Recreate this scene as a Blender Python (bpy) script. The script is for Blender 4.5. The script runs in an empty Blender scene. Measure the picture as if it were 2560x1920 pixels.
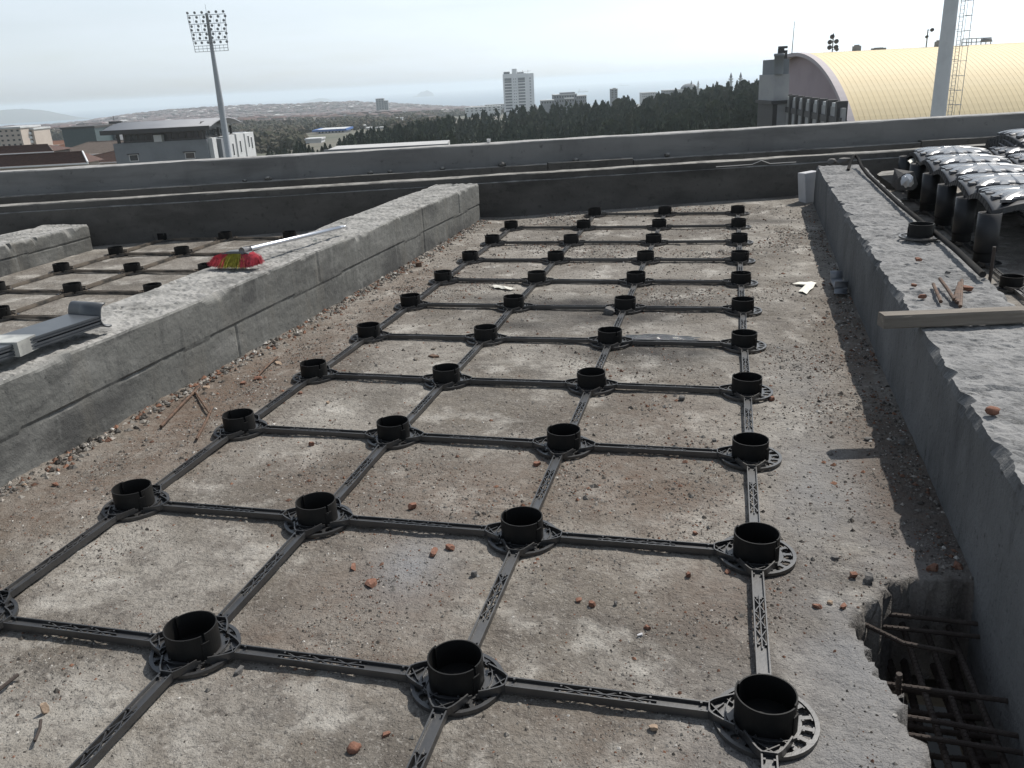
import bpy, math, random
import numpy as np
from mathutils import Vector, Matrix, noise

random.seed(7)
SC = bpy.context.scene
COL = SC.collection

# ------------------------------------------------------------------ camera
CAM = Vector((-0.1051, -1.2779, 1.1276))
YAW, PIT, ROLL, FPX = 0.2555515, 0.3446595, -0.0512738, 2104.573
_f = Vector((-math.sin(YAW) * math.cos(PIT), math.cos(YAW) * math.cos(PIT), -math.sin(PIT)))
_r0 = Vector((math.cos(YAW), math.sin(YAW), 0))
_u0 = _r0.cross(_f)
AR = _r0 * math.cos(ROLL) + _u0 * math.sin(ROLL)
AU = -_r0 * math.sin(ROLL) + _u0 * math.cos(ROLL)
AF = _f
cd = bpy.data.cameras.new('camera')
cd.sensor_width = 36.0
cd.lens = FPX * 36.0 / 2560.0
cd.clip_start, cd.clip_end = 0.05, 90000.0
cam = bpy.data.objects.new('camera', cd)
COL.objects.link(cam)
M = Matrix((AR, AU, -AF)).transposed().to_4x4()
M.translation = CAM
cam.matrix_world = M
SC.camera = cam

# ------------------------------------------------------------------ sun and sky
SUN_DIR = Vector((0.41, 0.70, 1.0)).normalized()
EL = math.asin(SUN_DIR.z)
AZ = math.atan2(SUN_DIR.x, SUN_DIR.y)
sl = bpy.data.lights.new('sun', 'SUN')
sl.energy = 5.0
sl.angle = math.radians(0.6)
sl.color = (1.0, 0.95, 0.88)
sun = bpy.data.objects.new('sun', sl)
COL.objects.link(sun)
sun.rotation_euler = SUN_DIR.to_track_quat('Z', 'Y').to_euler()
sun.location = (20, 40, 60)

W = bpy.data.worlds.new('World')
SC.world = W
W.use_nodes = True
nt = W.node_tree
nt.nodes.clear()


def N(tree, typ, **kw):
    n = tree.nodes.new(typ)
    for k, v in kw.items():
        setattr(n, k, v)
    return n


out = N(nt, 'ShaderNodeOutputWorld')
bg = N(nt, 'ShaderNodeBackground')
sky = N(nt, 'ShaderNodeTexSky')
sky.sky_type = 'NISHITA'
sky.sun_disc = False
sky.sun_elevation = EL
sky.sun_rotation = AZ
sky.altitude = 100
sky.air_density = 1.0
sky.dust_density = 1.0
sky.ozone_density = 1.0
tc = N(nt, 'ShaderNodeTexCoord')
sep = N(nt, 'ShaderNodeSeparateXYZ')
mx = N(nt, 'ShaderNodeMath', operation='MAXIMUM')
mx.inputs[1].default_value = 0.004
cmb = N(nt, 'ShaderNodeCombineXYZ')
nt.links.new(tc.outputs['Generated'], sep.inputs[0])
nt.links.new(sep.outputs[2], mx.inputs[0])
for i in (0, 1):
    nt.links.new(sep.outputs[i], cmb.inputs[i])
nt.links.new(mx.outputs[0], cmb.inputs[2])
nt.links.new(cmb.outputs[0], sky.inputs['Vector'])
# thin bright veil of high cloud over the blue
dv = N(nt, 'ShaderNodeVectorMath', operation='DIVIDE')
zc = N(nt, 'ShaderNodeMath', operation='ADD')
zc.inputs[1].default_value = 0.12
nt.links.new(mx.outputs[0], zc.inputs[0])
cz = N(nt, 'ShaderNodeCombineXYZ')
for i in range(3):
    nt.links.new(zc.outputs[0], cz.inputs[i])
nt.links.new(cmb.outputs[0], dv.inputs[0])
nt.links.new(cz.outputs[0], dv.inputs[1])
cn = N(nt, 'ShaderNodeTexNoise')
cn.inputs['Scale'].default_value = 0.9
cn.inputs['Detail'].default_value = 6
cn.inputs['Roughness'].default_value = 0.55
nt.links.new(dv.outputs[0], cn.inputs['Vector'])
cr = N(nt, 'ShaderNodeMapRange')
cr.inputs['From Min'].default_value = 0.30
cr.inputs['From Max'].default_value = 0.72
cr.inputs['To Min'].default_value = 0.74
cr.inputs['To Max'].default_value = 0.95
nt.links.new(cn.outputs['Fac'], cr.inputs['Value'])
hs = N(nt, 'ShaderNodeHueSaturation')          # the cloud veil: sky light scattered to near white
hs.inputs['Saturation'].default_value = 0.03
hs.inputs['Value'].default_value = 1.40
nt.links.new(sky.outputs[0], hs.inputs['Color'])
tint = N(nt, 'ShaderNodeMix', data_type='RGBA', blend_type='MULTIPLY')
tint.inputs['Factor'].default_value = 1.0
tint.inputs['B'].default_value = (0.89, 0.985, 1.07, 1)
nt.links.new(hs.outputs[0], tint.inputs['A'])
# the veil thickens towards the horizon, as haze does
ve = N(nt, 'ShaderNodeMapRange')
ve.inputs['From Min'].default_value = 0.0
ve.inputs['From Max'].default_value = 0.55
ve.inputs['To Min'].default_value = 1.08
ve.inputs['To Max'].default_value = 0.66
nt.links.new(mx.outputs[0], ve.inputs['Value'])
vm = N(nt, 'ShaderNodeMath', operation='MULTIPLY', use_clamp=True)
nt.links.new(cr.outputs[0], vm.inputs[0])
nt.links.new(ve.outputs[0], vm.inputs[1])
mixw = N(nt, 'ShaderNodeMix', data_type='RGBA')
nt.links.new(vm.outputs[0], mixw.inputs['Factor'])
nt.links.new(sky.outputs[0], mixw.inputs['A'])
nt.links.new(tint.outputs['Result'], mixw.inputs['B'])
nt.links.new(mixw.outputs['Result'], bg.inputs['Color'])
bg.inputs['Strength'].default_value = 0.11
nt.links.new(bg.outputs[0], out.inputs['Surface'])

SC.view_settings.view_transform = 'Standard'
SC.view_settings.look = 'None'
SC.view_settings.exposure = 0.05
SC.view_settings.gamma = 1.0
SC.render.engine = 'CYCLES'
SC.cycles.use_denoising = True
SC.cycles.max_bounces = 6
SC.cycles.diffuse_bounces = 3
SC.cycles.glossy_bounces = 3
SC.cycles.transmission_bounces = 2
SC.cycles.volume_bounces = 1
SC.cycles.transparent_max_bounces = 8
SC.cycles.caustics_reflective = False
SC.cycles.caustics_refractive = False


# ------------------------------------------------------------------ helpers
ORD = ['first', 'second', 'third', 'fourth', 'fifth', 'sixth', 'seventh', 'eighth', 'ninth', 'tenth', 'eleventh', 'twelfth']
LINE = {3: 'line beside the shaded beam', 2: 'second line from the shaded beam', 1: 'second line from the broom beam', 0: 'line beside the broom beam'}

def ray(px, py):
    return AR * ((px - 1280) / FPX) + AU * ((960 - py) / FPX) + AF


def at(px, py, depth):
    return CAM + ray(px, py) * depth


def hvec(px):
    """horizontal unit vector through a picture column and its right-hand normal"""
    d = ray(px, 200)
    d.z = 0
    d.normalize()
    return d, Vector((d.y, -d.x, 0))


def zf(y):
    y = min(max(y, -1.5), 6.6)
    return 0.00295 * (y - 2.6) ** 2


def fbm(x, y, z=0.0, o=4):
    return noise.fractal((x, y, z), 1.0, 2.0, o)


def tag(o, label=None, cat=None, group=None, kind=None):
    if label:
        o['label'] = label
    if cat:
        o['category'] = cat
    if group:
        o['group'] = group
    if kind:
        o['kind'] = kind
    return o


def link(name, data, parent=None, mw=None):
    o = bpy.data.objects.new(name, data)
    COL.objects.link(o)
    if parent is not None:
        o.parent = parent
    if mw is not None:
        o.matrix_basis = mw
    return o


def empty(name, loc=(0, 0, 0), rz=0.0, label=None, cat=None, group=None):
    o = link(name, None)
    o.empty_display_size = 0.05
    o.location = loc
    o.rotation_euler = (0, 0, rz)
    return tag(o, label, cat, group)


def copy_tree(o, parent=None):
    c = o.copy()
    COL.objects.link(c)
    c.parent = parent
    for ch in list(o.children):
        copy_tree(ch, c)
    return c


class MB:
    def __init__(s):
        s.v, s.f, s.m, s.mat = [], [], [], 0

    def quad(s, a, b, c, d):
        n = len(s.v)
        s.v += [tuple(a), tuple(b), tuple(c), tuple(d)]
        s.f.append((n, n + 1, n + 2, n + 3))
        s.m.append(s.mat)

    def tri(s, a, b, c):
        n = len(s.v)
        s.v += [tuple(a), tuple(b), tuple(c)]
        s.f.append((n, n + 1, n + 2))
        s.m.append(s.mat)

    def box(s, lo, hi, T=None):
        x0, y0, z0 = lo
        x1, y1, z1 = hi
        P = [Vector(p) for p in ((x0, y0, z0), (x1, y0, z0), (x1, y1, z0), (x0, y1, z0), (x0, y0, z1), (x1, y0, z1), (x1, y1, z1), (x0, y1, z1))]
        if T is not None:
            P = [T @ p for p in P]
        n = len(s.v)
        s.v += [tuple(p) for p in P]
        for q in ((0, 3, 2, 1), (4, 5, 6, 7), (0, 1, 5, 4), (1, 2, 6, 5), (2, 3, 7, 6), (3, 0, 4, 7)):
            s.f.append(tuple(n + i for i in q))
            s.m.append(s.mat)
        return s

    def bar(s, a, b, w, h):
        """a rectangular strip from a to b, w wide (horizontal) and h high"""
        a, b = Vector(a), Vector(b)
        d = (b - a)
        L = d.length
        d.normalize()
        up = Vector((0, 0, 1)) if abs(d.z) < 0.95 else Vector((0, 1, 0))
        sd = d.cross(up).normalized()
        up = sd.cross(d)
        T = Matrix((d, sd, up)).transposed().to_4x4()
        T.translation = a
        return s.box((0, -w / 2, -h / 2), (L, w / 2, h / 2), T)

    def tube(s, pts, r, n=8, cap=True):
        pts = [Vector(p) for p in pts]
        rs = r if isinstance(r, (list, tuple)) else [r] * len(pts)
        base = len(s.v)
        for i, p in enumerate(pts):
            d = (pts[min(i + 1, len(pts) - 1)] - pts[max(i - 1, 0)]).normalized()
            a = Vector((0, 0, 1)) if abs(d.z) < 0.9 else Vector((1, 0, 0))
            e1 = d.cross(a).normalized()
            e2 = d.cross(e1)
            for k in range(n):
                t = 2 * math.pi * k / n
                s.v.append(tuple(p + (e1 * math.cos(t) + e2 * math.sin(t)) * rs[i]))
        for i in range(len(pts) - 1):
            for k in range(n):
                k2 = (k + 1) % n
                s.f.append((base + i * n + k, base + i * n + k2, base + (i + 1) * n + k2, base + (i + 1) * n + k))
                s.m.append(s.mat)
        if cap:
            s.f.append(tuple(base + k for k in range(n)))
            s.m.append(s.mat)
            e = base + (len(pts) - 1) * n
            s.f.append(tuple(e + n - 1 - k for k in range(n)))
            s.m.append(s.mat)
        return s

    def lathe(s, prof, n=24, a0=0.0, a1=2 * math.pi, T=None):
        base = len(s.v)
        full = abs(a1 - a0 - 2 * math.pi) < 1e-6
        cols = n if full else n + 1
        for j in range(cols):
            t = a0 + (a1 - a0) * j / n
            for (r, z) in prof:
                p = Vector((r * math.cos(t), r * math.sin(t), z))
                s.v.append(tuple(T @ p if T is not None else p))
        m = len(prof)
        for j in range(n):
            j2 = (j + 1) % cols
            for i in range(m - 1):
                s.f.append((base + j * m + i, base + j2 * m + i, base + j2 * m + i + 1, base + j * m + i + 1))
                s.m.append(s.mat)
        return s

    def grid(s, P):
        """P: list of rows of points"""
        base = len(s.v)
        nc = len(P[0])
        for row in P:
            s.v += [tuple(p) for p in row]
        for i in range(len(P) - 1):
            for j in range(nc - 1):
                s.f.append((base + i * nc + j, base + i * nc + j + 1, base + (i + 1) * nc + j + 1, base + (i + 1) * nc + j))
                s.m.append(s.mat)
        return s

    def mesh(s, name, mats, smooth=False):
        me = bpy.data.meshes.new(name)
        me.from_pydata(s.v, [], s.f)
        for m in (mats if isinstance(mats, (list, tuple)) else [mats]):
            me.materials.append(m)
        me.polygons.foreach_set('material_index', s.m)
        if smooth:
            me.polygons.foreach_set('use_smooth', [True] * len(s.f))
        me.update()
        return me

    def build(s, name, mats, parent=None, smooth=False, mw=None):
        return link(name, s.mesh(name, mats, smooth), parent, mw)


# ------------------------------------------------------------------ materials
def newmat(name):
    m = bpy.data.materials.new(name)
    m.use_nodes = True
    t = m.node_tree
    b = t.nodes['Principled BSDF']
    return m, t, b


def layered(name, base, layers=(), rough=0.85, bumps=(), spec=0.3, metallic=0.0, roughvar=0.0, dust=None, topcol=None, objvar=None, post=()):
    """layers: (colour, scale(xyz or s), detail, lo, hi, max)"""
    m, t, b = newmat(name)
    tcn = N(t, 'ShaderNodeTexCoord')
    src = tcn.outputs['Object']

    def nz(scale, detail, seed=0.0):
        mp = N(t, 'ShaderNodeMapping')
        t.links.new(src, mp.inputs['Vector'])
        mp.inputs['Location'].default_value = (seed, seed * 1.7, seed * 0.6)
        if isinstance(scale, tuple):
            mp.inputs['Scale'].default_value = scale
            sc = 1.0
        else:
            sc = scale
        n = N(t, 'ShaderNodeTexNoise')
        n.inputs['Scale'].default_value = sc
        n.inputs['Detail'].default_value = detail
        n.inputs['Roughness'].default_value = 0.6
        t.links.new(mp.outputs[0], n.inputs['Vector'])
        return n.outputs['Fac']

    col = None
    topmask = None
    cur = (*base, 1)
    for i, (c, scale, detail, lo, hi, mxv) in enumerate(layers):
        mr = N(t, 'ShaderNodeMapRange')
        mr.inputs['From Min'].default_value = lo
        mr.inputs['From Max'].default_value = hi
        mr.inputs['To Max'].default_value = mxv
        t.links.new(nz(scale, detail, 3.1 * i + 1), mr.inputs['Value'])
        mi = N(t, 'ShaderNodeMix', data_type='RGBA')
        t.links.new(mr.outputs[0], mi.inputs['Factor'])
        if col is None:
            mi.inputs['A'].default_value = cur
        else:
            t.links.new(col, mi.inputs['A'])
        mi.inputs['B'].default_value = (*c, 1)
        col = mi.outputs['Result']
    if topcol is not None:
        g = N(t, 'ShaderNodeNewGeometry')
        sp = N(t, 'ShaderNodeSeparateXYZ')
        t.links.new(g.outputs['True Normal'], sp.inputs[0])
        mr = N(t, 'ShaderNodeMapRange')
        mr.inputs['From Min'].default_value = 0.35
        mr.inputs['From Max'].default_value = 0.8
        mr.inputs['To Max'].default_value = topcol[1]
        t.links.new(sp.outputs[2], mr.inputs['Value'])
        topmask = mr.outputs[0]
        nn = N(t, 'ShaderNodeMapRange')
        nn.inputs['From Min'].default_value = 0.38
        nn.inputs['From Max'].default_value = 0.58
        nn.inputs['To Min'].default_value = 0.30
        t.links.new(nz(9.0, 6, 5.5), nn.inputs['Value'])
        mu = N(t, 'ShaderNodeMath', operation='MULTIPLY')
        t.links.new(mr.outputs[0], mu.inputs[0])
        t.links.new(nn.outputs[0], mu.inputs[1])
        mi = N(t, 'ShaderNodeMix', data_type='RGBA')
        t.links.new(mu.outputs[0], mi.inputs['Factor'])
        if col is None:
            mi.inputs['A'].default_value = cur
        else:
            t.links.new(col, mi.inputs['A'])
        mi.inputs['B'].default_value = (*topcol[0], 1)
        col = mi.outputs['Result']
    for i, (c, scale, detail, lo, hi, mxv) in enumerate(post):
        mr = N(t, 'ShaderNodeMapRange')
        mr.inputs['From Min'].default_value = lo
        mr.inputs['From Max'].default_value = hi
        mr.inputs['To Max'].default_value = mxv
        t.links.new(nz(scale, detail, 4.7 * i + 20), mr.inputs['Value'])
        mi = N(t, 'ShaderNodeMix', data_type='RGBA')
        mk = N(t, 'ShaderNodeMath', operation='MULTIPLY')
        t.links.new(mr.outputs[0], mk.inputs[0])
        t.links.new(topmask, mk.inputs[1])
        t.links.new(mk.outputs[0], mi.inputs['Factor'])
        t.links.new(col, mi.inputs['A'])
        mi.inputs['B'].default_value = (*c, 1)
        col = mi.outputs['Result']
    if objvar is not None:        # how dusty or pale each single object is
        oi = N(t, 'ShaderNodeObjectInfo')
        pw = N(t, 'ShaderNodeMath', operation='POWER')
        pw.inputs[1].default_value = objvar[2]
        t.links.new(oi.outputs['Random'], pw.inputs[0])
        mu = N(t, 'ShaderNodeMath', operation='MULTIPLY')
        mu.inputs[1].default_value = objvar[1]
        t.links.new(pw.outputs[0], mu.inputs[0])
        mi = N(t, 'ShaderNodeMix', data_type='RGBA')
        t.links.new(mu.outputs[0], mi.inputs['Factor'])
        if col is None:
            mi.inputs['A'].default_value = cur
        else:
            t.links.new(col, mi.inputs['A'])
        mi.inputs['B'].default_value = (*objvar[0], 1)
        col = mi.outputs['Result']
    if dust is not None:
        for (attr, c) in dust:
            a = N(t, 'ShaderNodeAttribute')
            a.attribute_name = attr
            mi = N(t, 'ShaderNodeMix', data_type='RGBA')
            t.links.new(a.outputs['Fac'], mi.inputs['Factor'])
            if col is None:
                mi.inputs['A'].default_value = cur
            else:
                t.links.new(col, mi.inputs['A'])
            mi.inputs['B'].default_value = (*c, 1)
            col = mi.outputs['Result']
    if col is None:
        b.inputs['Base Color'].default_value = cur
    else:
        t.links.new(col, b.inputs['Base Color'])
    b.inputs['Roughness'].default_value = rough
    if roughvar:
        mr = N(t, 'ShaderNodeMapRange')
        mr.inputs['To Min'].default_value = rough - roughvar
        mr.inputs['To Max'].default_value = rough + roughvar
        t.links.new(nz(14.0, 4, 9.1), mr.inputs['Value'])
        t.links.new(mr.outputs[0], b.inputs['Roughness'])
    b.inputs['Specular IOR Level'].default_value = spec
    b.inputs['Metallic'].default_value = metallic
    prev = None
    for (scale, strength, dist) in bumps:
        bp = N(t, 'ShaderNodeBump')
        bp.inputs['Strength'].default_value = strength
        bp.inputs['Distance'].default_value = dist
        t.links.new(nz(scale, 5, 2.2), bp.inputs['Height'])
        if prev is not None:
            t.links.new(prev, bp.inputs['Normal'])
        prev = bp.outputs[0]
    if prev is not None:
        t.links.new(prev, b.inputs['Normal'])
    return m


def island_mat(name, stops, rough=0.9, attr=None):
    m, t, b = newmat(name)
    g = N(t, 'ShaderNodeNewGeometry')
    r = N(t, 'ShaderNodeValToRGB')
    r.color_ramp.interpolation = 'CONSTANT'
    els = r.color_ramp.elements
    els[0].position, els[0].color = stops[0][0], (*stops[0][1], 1)
    els[1].position, els[1].color = stops[1][0], (*stops[1][1], 1)
    for p, c in stops[2:]:
        e = els.new(p)
        e.color = (*c, 1)
    t.links.new(g.outputs['Random Per Island'], r.inputs['Fac'])
    t.links.new(r.outputs[0], b.inputs['Base Color'])
    b.inputs['Roughness'].default_value = rough
    b.inputs['Specular IOR Level'].default_value = 0.2
    return m


def plain(name, c, rough=0.6, spec=0.4, metallic=0.0):
    m, t, b = newmat(name)
    b.inputs['Base Color'].default_value = (*c, 1)
    b.inputs['Roughness'].default_value = rough
    b.inputs['Specular IOR Level'].default_value = spec
    b.inputs['Metallic'].default_value = metallic
    return m


M_FLOOR = layered('floor_concrete', (0.205, 0.188, 0.166), [
    ((0.30, 0.282, 0.252), 1.3, 8, 0.45, 0.66, 0.85),
    ((0.110, 0.098, 0.084), 1.9, 10, 0.47, 0.62, 0.9),
    ((0.15, 0.132, 0.110), 4.3, 10, 0.49, 0.64, 0.7),
    ((0.40, 0.38, 0.345), 5.0, 10, 0.53, 0.66, 0.75),
    ((0.095, 0.083, 0.074), 13.0, 9, 0.52, 0.68, 0.55),
    ((0.070, 0.061, 0.054), 42.0, 8, 0.54, 0.68, 0.6),
    ((0.40, 0.378, 0.345), 75.0, 7, 0.56, 0.70, 0.5),
    ((0.050, 0.045, 0.040), 140.0, 5, 0.58, 0.68, 0.65),
    ((0.5, 0.47, 0.43), 230.0, 3, 0.62, 0.70, 0.55),
], rough=0.93, bumps=[(9.0, 0.6, 0.02), (26.0, 0.9, 0.012), (90.0, 1.0, 0.007), (260.0, 0.9, 0.0035)], spec=0.2,
    dust=[('dust', (0.130, 0.098, 0.076)), ('grey', (0.215, 0.218, 0.224)), ('damp', (0.045, 0.042, 0.04))])
M_BEAM = layered('beam_concrete', (0.138, 0.138, 0.129), [
    ((0.215, 0.213, 0.20), (1.6, 1.6, 5.0), 8, 0.47, 0.62, 0.9),
    ((0.072, 0.072, 0.070), (1.5, 1.5, 4.0), 9, 0.47, 0.60, 0.9),
    ((0.16, 0.15, 0.13), (5.0, 5.0, 1.2), 7, 0.52, 0.70, 0.6),
    ((0.24, 0.24, 0.226), (14.0, 14.0, 3.0), 6, 0.58, 0.72, 0.6),
    ((0.075, 0.075, 0.073), (22.0, 22.0, 5.0), 6, 0.58, 0.72, 0.6),
    ((0.045, 0.045, 0.045), 60.0, 4, 0.63, 0.70, 0.7),
], rough=0.9, bumps=[(12.0, 0.25, 0.010), (70.0, 0.6, 0.004), (220.0, 0.6, 0.002)], spec=0.2,
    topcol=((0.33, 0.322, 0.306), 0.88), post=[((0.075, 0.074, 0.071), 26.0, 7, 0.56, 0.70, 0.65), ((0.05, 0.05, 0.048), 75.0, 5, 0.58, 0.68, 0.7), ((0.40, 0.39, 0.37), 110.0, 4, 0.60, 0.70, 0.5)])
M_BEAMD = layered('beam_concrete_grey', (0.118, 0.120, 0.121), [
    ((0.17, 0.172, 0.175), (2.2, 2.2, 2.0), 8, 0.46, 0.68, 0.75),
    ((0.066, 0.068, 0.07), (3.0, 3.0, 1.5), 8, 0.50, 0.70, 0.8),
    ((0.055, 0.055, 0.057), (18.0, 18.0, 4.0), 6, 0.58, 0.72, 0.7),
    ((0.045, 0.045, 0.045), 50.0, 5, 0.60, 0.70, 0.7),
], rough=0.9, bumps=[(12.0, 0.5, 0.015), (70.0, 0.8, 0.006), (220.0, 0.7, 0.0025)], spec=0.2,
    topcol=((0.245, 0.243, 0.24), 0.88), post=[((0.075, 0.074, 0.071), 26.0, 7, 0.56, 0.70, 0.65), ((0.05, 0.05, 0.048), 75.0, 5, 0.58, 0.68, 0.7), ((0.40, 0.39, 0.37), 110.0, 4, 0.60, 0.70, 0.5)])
M_WALLD = layered('old_dark_concrete', (0.10, 0.095, 0.088), [
    ((0.048, 0.046, 0.043), (1.2, 1.2, 3.0), 7, 0.45, 0.68, 0.85),
    ((0.13, 0.124, 0.115), (2.5, 2.5, 6.0), 7, 0.54, 0.74, 0.6),
    ((0.038, 0.036, 0.034), 22.0, 6, 0.56, 0.72, 0.6),
], rough=0.9, bumps=[(10.0, 0.5, 0.012), (60.0, 0.6, 0.004)], spec=0.2, topcol=((0.26, 0.25, 0.23), 0.95))  # upward faces coloured paler to imitate sun catching the wall and kerb tops
M_PARA = layered('parapet_plaster', (0.205, 0.202, 0.195), [
    ((0.15, 0.147, 0.142), (0.9, 0.9, 2.5), 7, 0.45, 0.70, 0.85),
    ((0.10, 0.098, 0.094), (1.0, 1.0, 6.0), 8, 0.54, 0.74, 0.7),
    ((0.11, 0.108, 0.104), (3.5, 3.5, 0.8), 7, 0.56, 0.74, 0.5),
    ((0.06, 0.059, 0.056), 16.0, 6, 0.62, 0.74, 0.6),
], rough=0.9, bumps=[(8.0, 0.4, 0.01), (50.0, 0.5, 0.003)], spec=0.2, topcol=((0.33, 0.325, 0.315), 0.95))  # paler top colour paints in the sun catching the parapet edge
M_PLASTIC = layered('black_plastic', (0.018, 0.0185, 0.02), [((0.05, 0.048, 0.045), 30.0, 5, 0.50, 0.75, 0.6), ((0.11, 0.10, 0.088), 7.0, 7, 0.60, 0.76, 0.5)], rough=0.40, roughvar=0.10, spec=0.9, objvar=((0.10, 0.093, 0.084), 0.28, 2.6),
                    bumps=[(120.0, 0.15, 0.002)])
M_RING = layered('black_collar_plastic', (0.0075, 0.0075, 0.0075), [((0.02, 0.019, 0.018), 25.0, 5, 0.58, 0.85, 0.4), ((0.07, 0.064, 0.058), (18.0, 18.0, 40.0), 6, 0.63, 0.80, 0.35)], rough=0.6, roughvar=0.08, spec=0.22, objvar=((0.04, 0.037, 0.034), 0.22, 2.5))
M_DUSTY = layered('dusty_plastic', (0.045, 0.043, 0.04), [((0.20, 0.165, 0.13), 9.0, 6, 0.40, 0.62, 0.75)], rough=0.7, spec=0.3)
M_DOME = layered('glossy_black_plastic', (0.012, 0.012, 0.014), [((0.03, 0.03, 0.032), 14.0, 5, 0.55, 0.8, 0.4)], rough=0.38, roughvar=0.06, spec=0.5)
M_RUST = layered('rusty_steel', (0.115, 0.070, 0.047), [((0.05, 0.035, 0.028), 40.0, 5, 0.45, 0.65, 0.8), ((0.19, 0.14, 0.105), 15.0, 4, 0.55, 0.75, 0.6)],
                 rough=0.8, bumps=[(160.0, 0.6, 0.003)])
M_REBAR = layered('dark_rebar', (0.045, 0.035, 0.03), [((0.075, 0.062, 0.055), 20.0, 5, 0.5, 0.7, 0.7)], rough=0.75, bumps=[(150.0, 0.6, 0.003)])
M_BRICK = layered('fired_clay', (0.20, 0.100, 0.068), [((0.12, 0.062, 0.045), 25.0, 5, 0.42, 0.66, 0.85), ((0.34, 0.22, 0.165), 60.0, 4, 0.55, 0.72, 0.7)], rough=0.95,
                  bumps=[(120.0, 0.8, 0.004)])
M_STONE = layered('grey_stone', (0.12, 0.115, 0.11), [((0.06, 0.06, 0.06), 30.0, 5, 0.5, 0.7, 0.7)], rough=0.95, bumps=[(100.0, 0.8, 0.004)])
M_TAN = layered('tan_stone', (0.30, 0.225, 0.165), [((0.18, 0.13, 0.10), 40.0, 5, 0.5, 0.7, 0.7)], rough=0.95, bumps=[(100.0, 0.8, 0.004)])
M_WOOD = layered('weathered_wood', (0.165, 0.145, 0.122), [((0.12, 0.105, 0.09), (6.0, 70.0, 70.0), 6, 0.45, 0.68, 0.8), ((0.32, 0.29, 0.25), (4.0, 40.0, 40.0), 5, 0.55, 0.75, 0.6)],
                 rough=0.85, bumps=[((8.0, 120.0, 120.0), 0.6, 0.004)])
M_PAPER = plain('white_scrap', (0.72, 0.70, 0.62), 0.8, 0.2)
M_BAG = plain('translucent_bag', (0.55, 0.56, 0.58), 0.35, 0.5)
M_AAC = layered('pale_block', (0.46, 0.46, 0.47), [((0.38, 0.38, 0.39), 8.0, 5, 0.45, 0.7, 0.6)], rough=0.95, bumps=[(90.0, 0.5, 0.004)])
M_ALU = plain('brushed_aluminium', (0.62, 0.63, 0.66), 0.32, 0.5, 0.85)
M_GREYP = layered('grey_pvc', (0.058, 0.064, 0.072), [((0.10, 0.105, 0.11), 6.0, 4, 0.5, 0.7, 0.6)], rough=0.38, spec=0.5)
M_TAPE = layered('white_tape', (0.42, 0.42, 0.39), [((0.22, 0.22, 0.21), 14.0, 6, 0.42, 0.62, 0.85)], rough=0.35, spec=0.5)
M_RED = layered('red_bristle', (0.50, 0.065, 0.085), [((0.22, 0.04, 0.045), 60.0, 3, 0.45, 0.65, 0.8)], rough=0.6)
M_YEL = layered('yellow_bristle', (0.42, 0.38, 0.065), [((0.22, 0.19, 0.04), 60.0, 3, 0.45, 0.65, 0.8)], rough=0.6)
M_GALV = layered('galvanised_steel', (0.33, 0.35, 0.37), [((0.26, 0.28, 0.30), 3.0, 4, 0.45, 0.7, 0.6)], rough=0.55, spec=0.5, metallic=0.2)

# ------------------------------------------------------------------ roof slab
BSL = 0.028          # the beams run a little askew to the grid


def xl(y):           # face of the beam at the broom side
    return -2.262 + 0.0275 * y


def xr(y):           # face of the beam on the shaded side
    return 0.462 + 0.0250 * y


HOLE = [(0.285, 0.505), (0.262, 0.455), (0.225, 0.40), (0.193, 0.335), (0.205, 0.275), (0.226, 0.20), (0.244, 0.135), (0.243, 0.03), (0.262, -0.05),
        (0.285, -0.2), (0.31, -0.5), (0.33, -0.8), (0.60, -0.8), (0.60, 0.53), (0.47, 0.535), (0.36, 0.545)]


def inside(x, y):
    c = False
    n = len(HOLE)
    dm = 9.0
    for i in range(n):
        x1, y1 = HOLE[i]
        x2, y2 = HOLE[(i + 1) % n]
        if (y1 > y) != (y2 > y) and x < (x2 - x1) * (y - y1) / (y2 - y1) + x1:
            c = not c
        dx, dy = x2 - x1, y2 - y1
        t = max(0, min(1, ((x - x1) * dx + (y - y1) * dy) / (dx * dx + dy * dy)))
        dm = min(dm, math.hypot(x - x1 - t * dx, y - y1 - t * dy))
    return dm if c else -dm


BLOBS = [  # patches of brick dust: x, y, rx, ry, amount
    (-2.0, 1.5, 0.28, 1.3, 0.75), (-1.95, 3.2, 0.25, 1.0, 0.5), (0.42, 0.85, 0.16, 0.9, 0.75), (0.45, 2.2, 0.12, 1.0, 0.5),
    (-0.30, 0.95, 0.35, 0.38, 0.6), (-0.75, 0.75, 0.45, 0.35, 0.55), (-0.05, 0.42, 0.18, 0.22, 0.55), (-0.95, 0.05, 0.28, 0.10, 0.5),
    (-1.15, 0.85, 0.35, 0.30, 0.45), (-0.85, 0.3, 0.25, 0.2, 0.5), (0.25, 0.62, 0.12, 0.25, 0.35), (-0.35, 1.5, 0.3, 0.3, 0.35), (-0.25, -0.1, 0.25, 0.15, 0.3)]
GREYS = [(0.25, 0.3, 0.22, 0.55, 0.85), (0.18, 0.9, 0.15, 0.5, 0.6), (-0.82, 0.42, 0.10, 0.16, 0.8), (0.15, -0.1, 0.25, 0.3, 0.7), (0.2, 1.8, 0.16, 0.7, 0.3)]
DAMPS = [(-0.33, 2.22, 0.36, 0.12, 0.8), (-0.75, 3.02, 0.5, 0.14, 1.0), (-0.62, 2.75, 0.30, 0.18, 0.85), (-1.05, 2.6, 0.25, 0.1, 0.6), (-0.95, 2.9, 0.2, 0.3, 0.5), (0.22, 5.5, 0.5, 0.12, 0.5), (-1.3, 3.1, 0.3, 0.1, 0.5),
         (0.45, 1.0, 0.10, 0.8, 0.35)]


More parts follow.
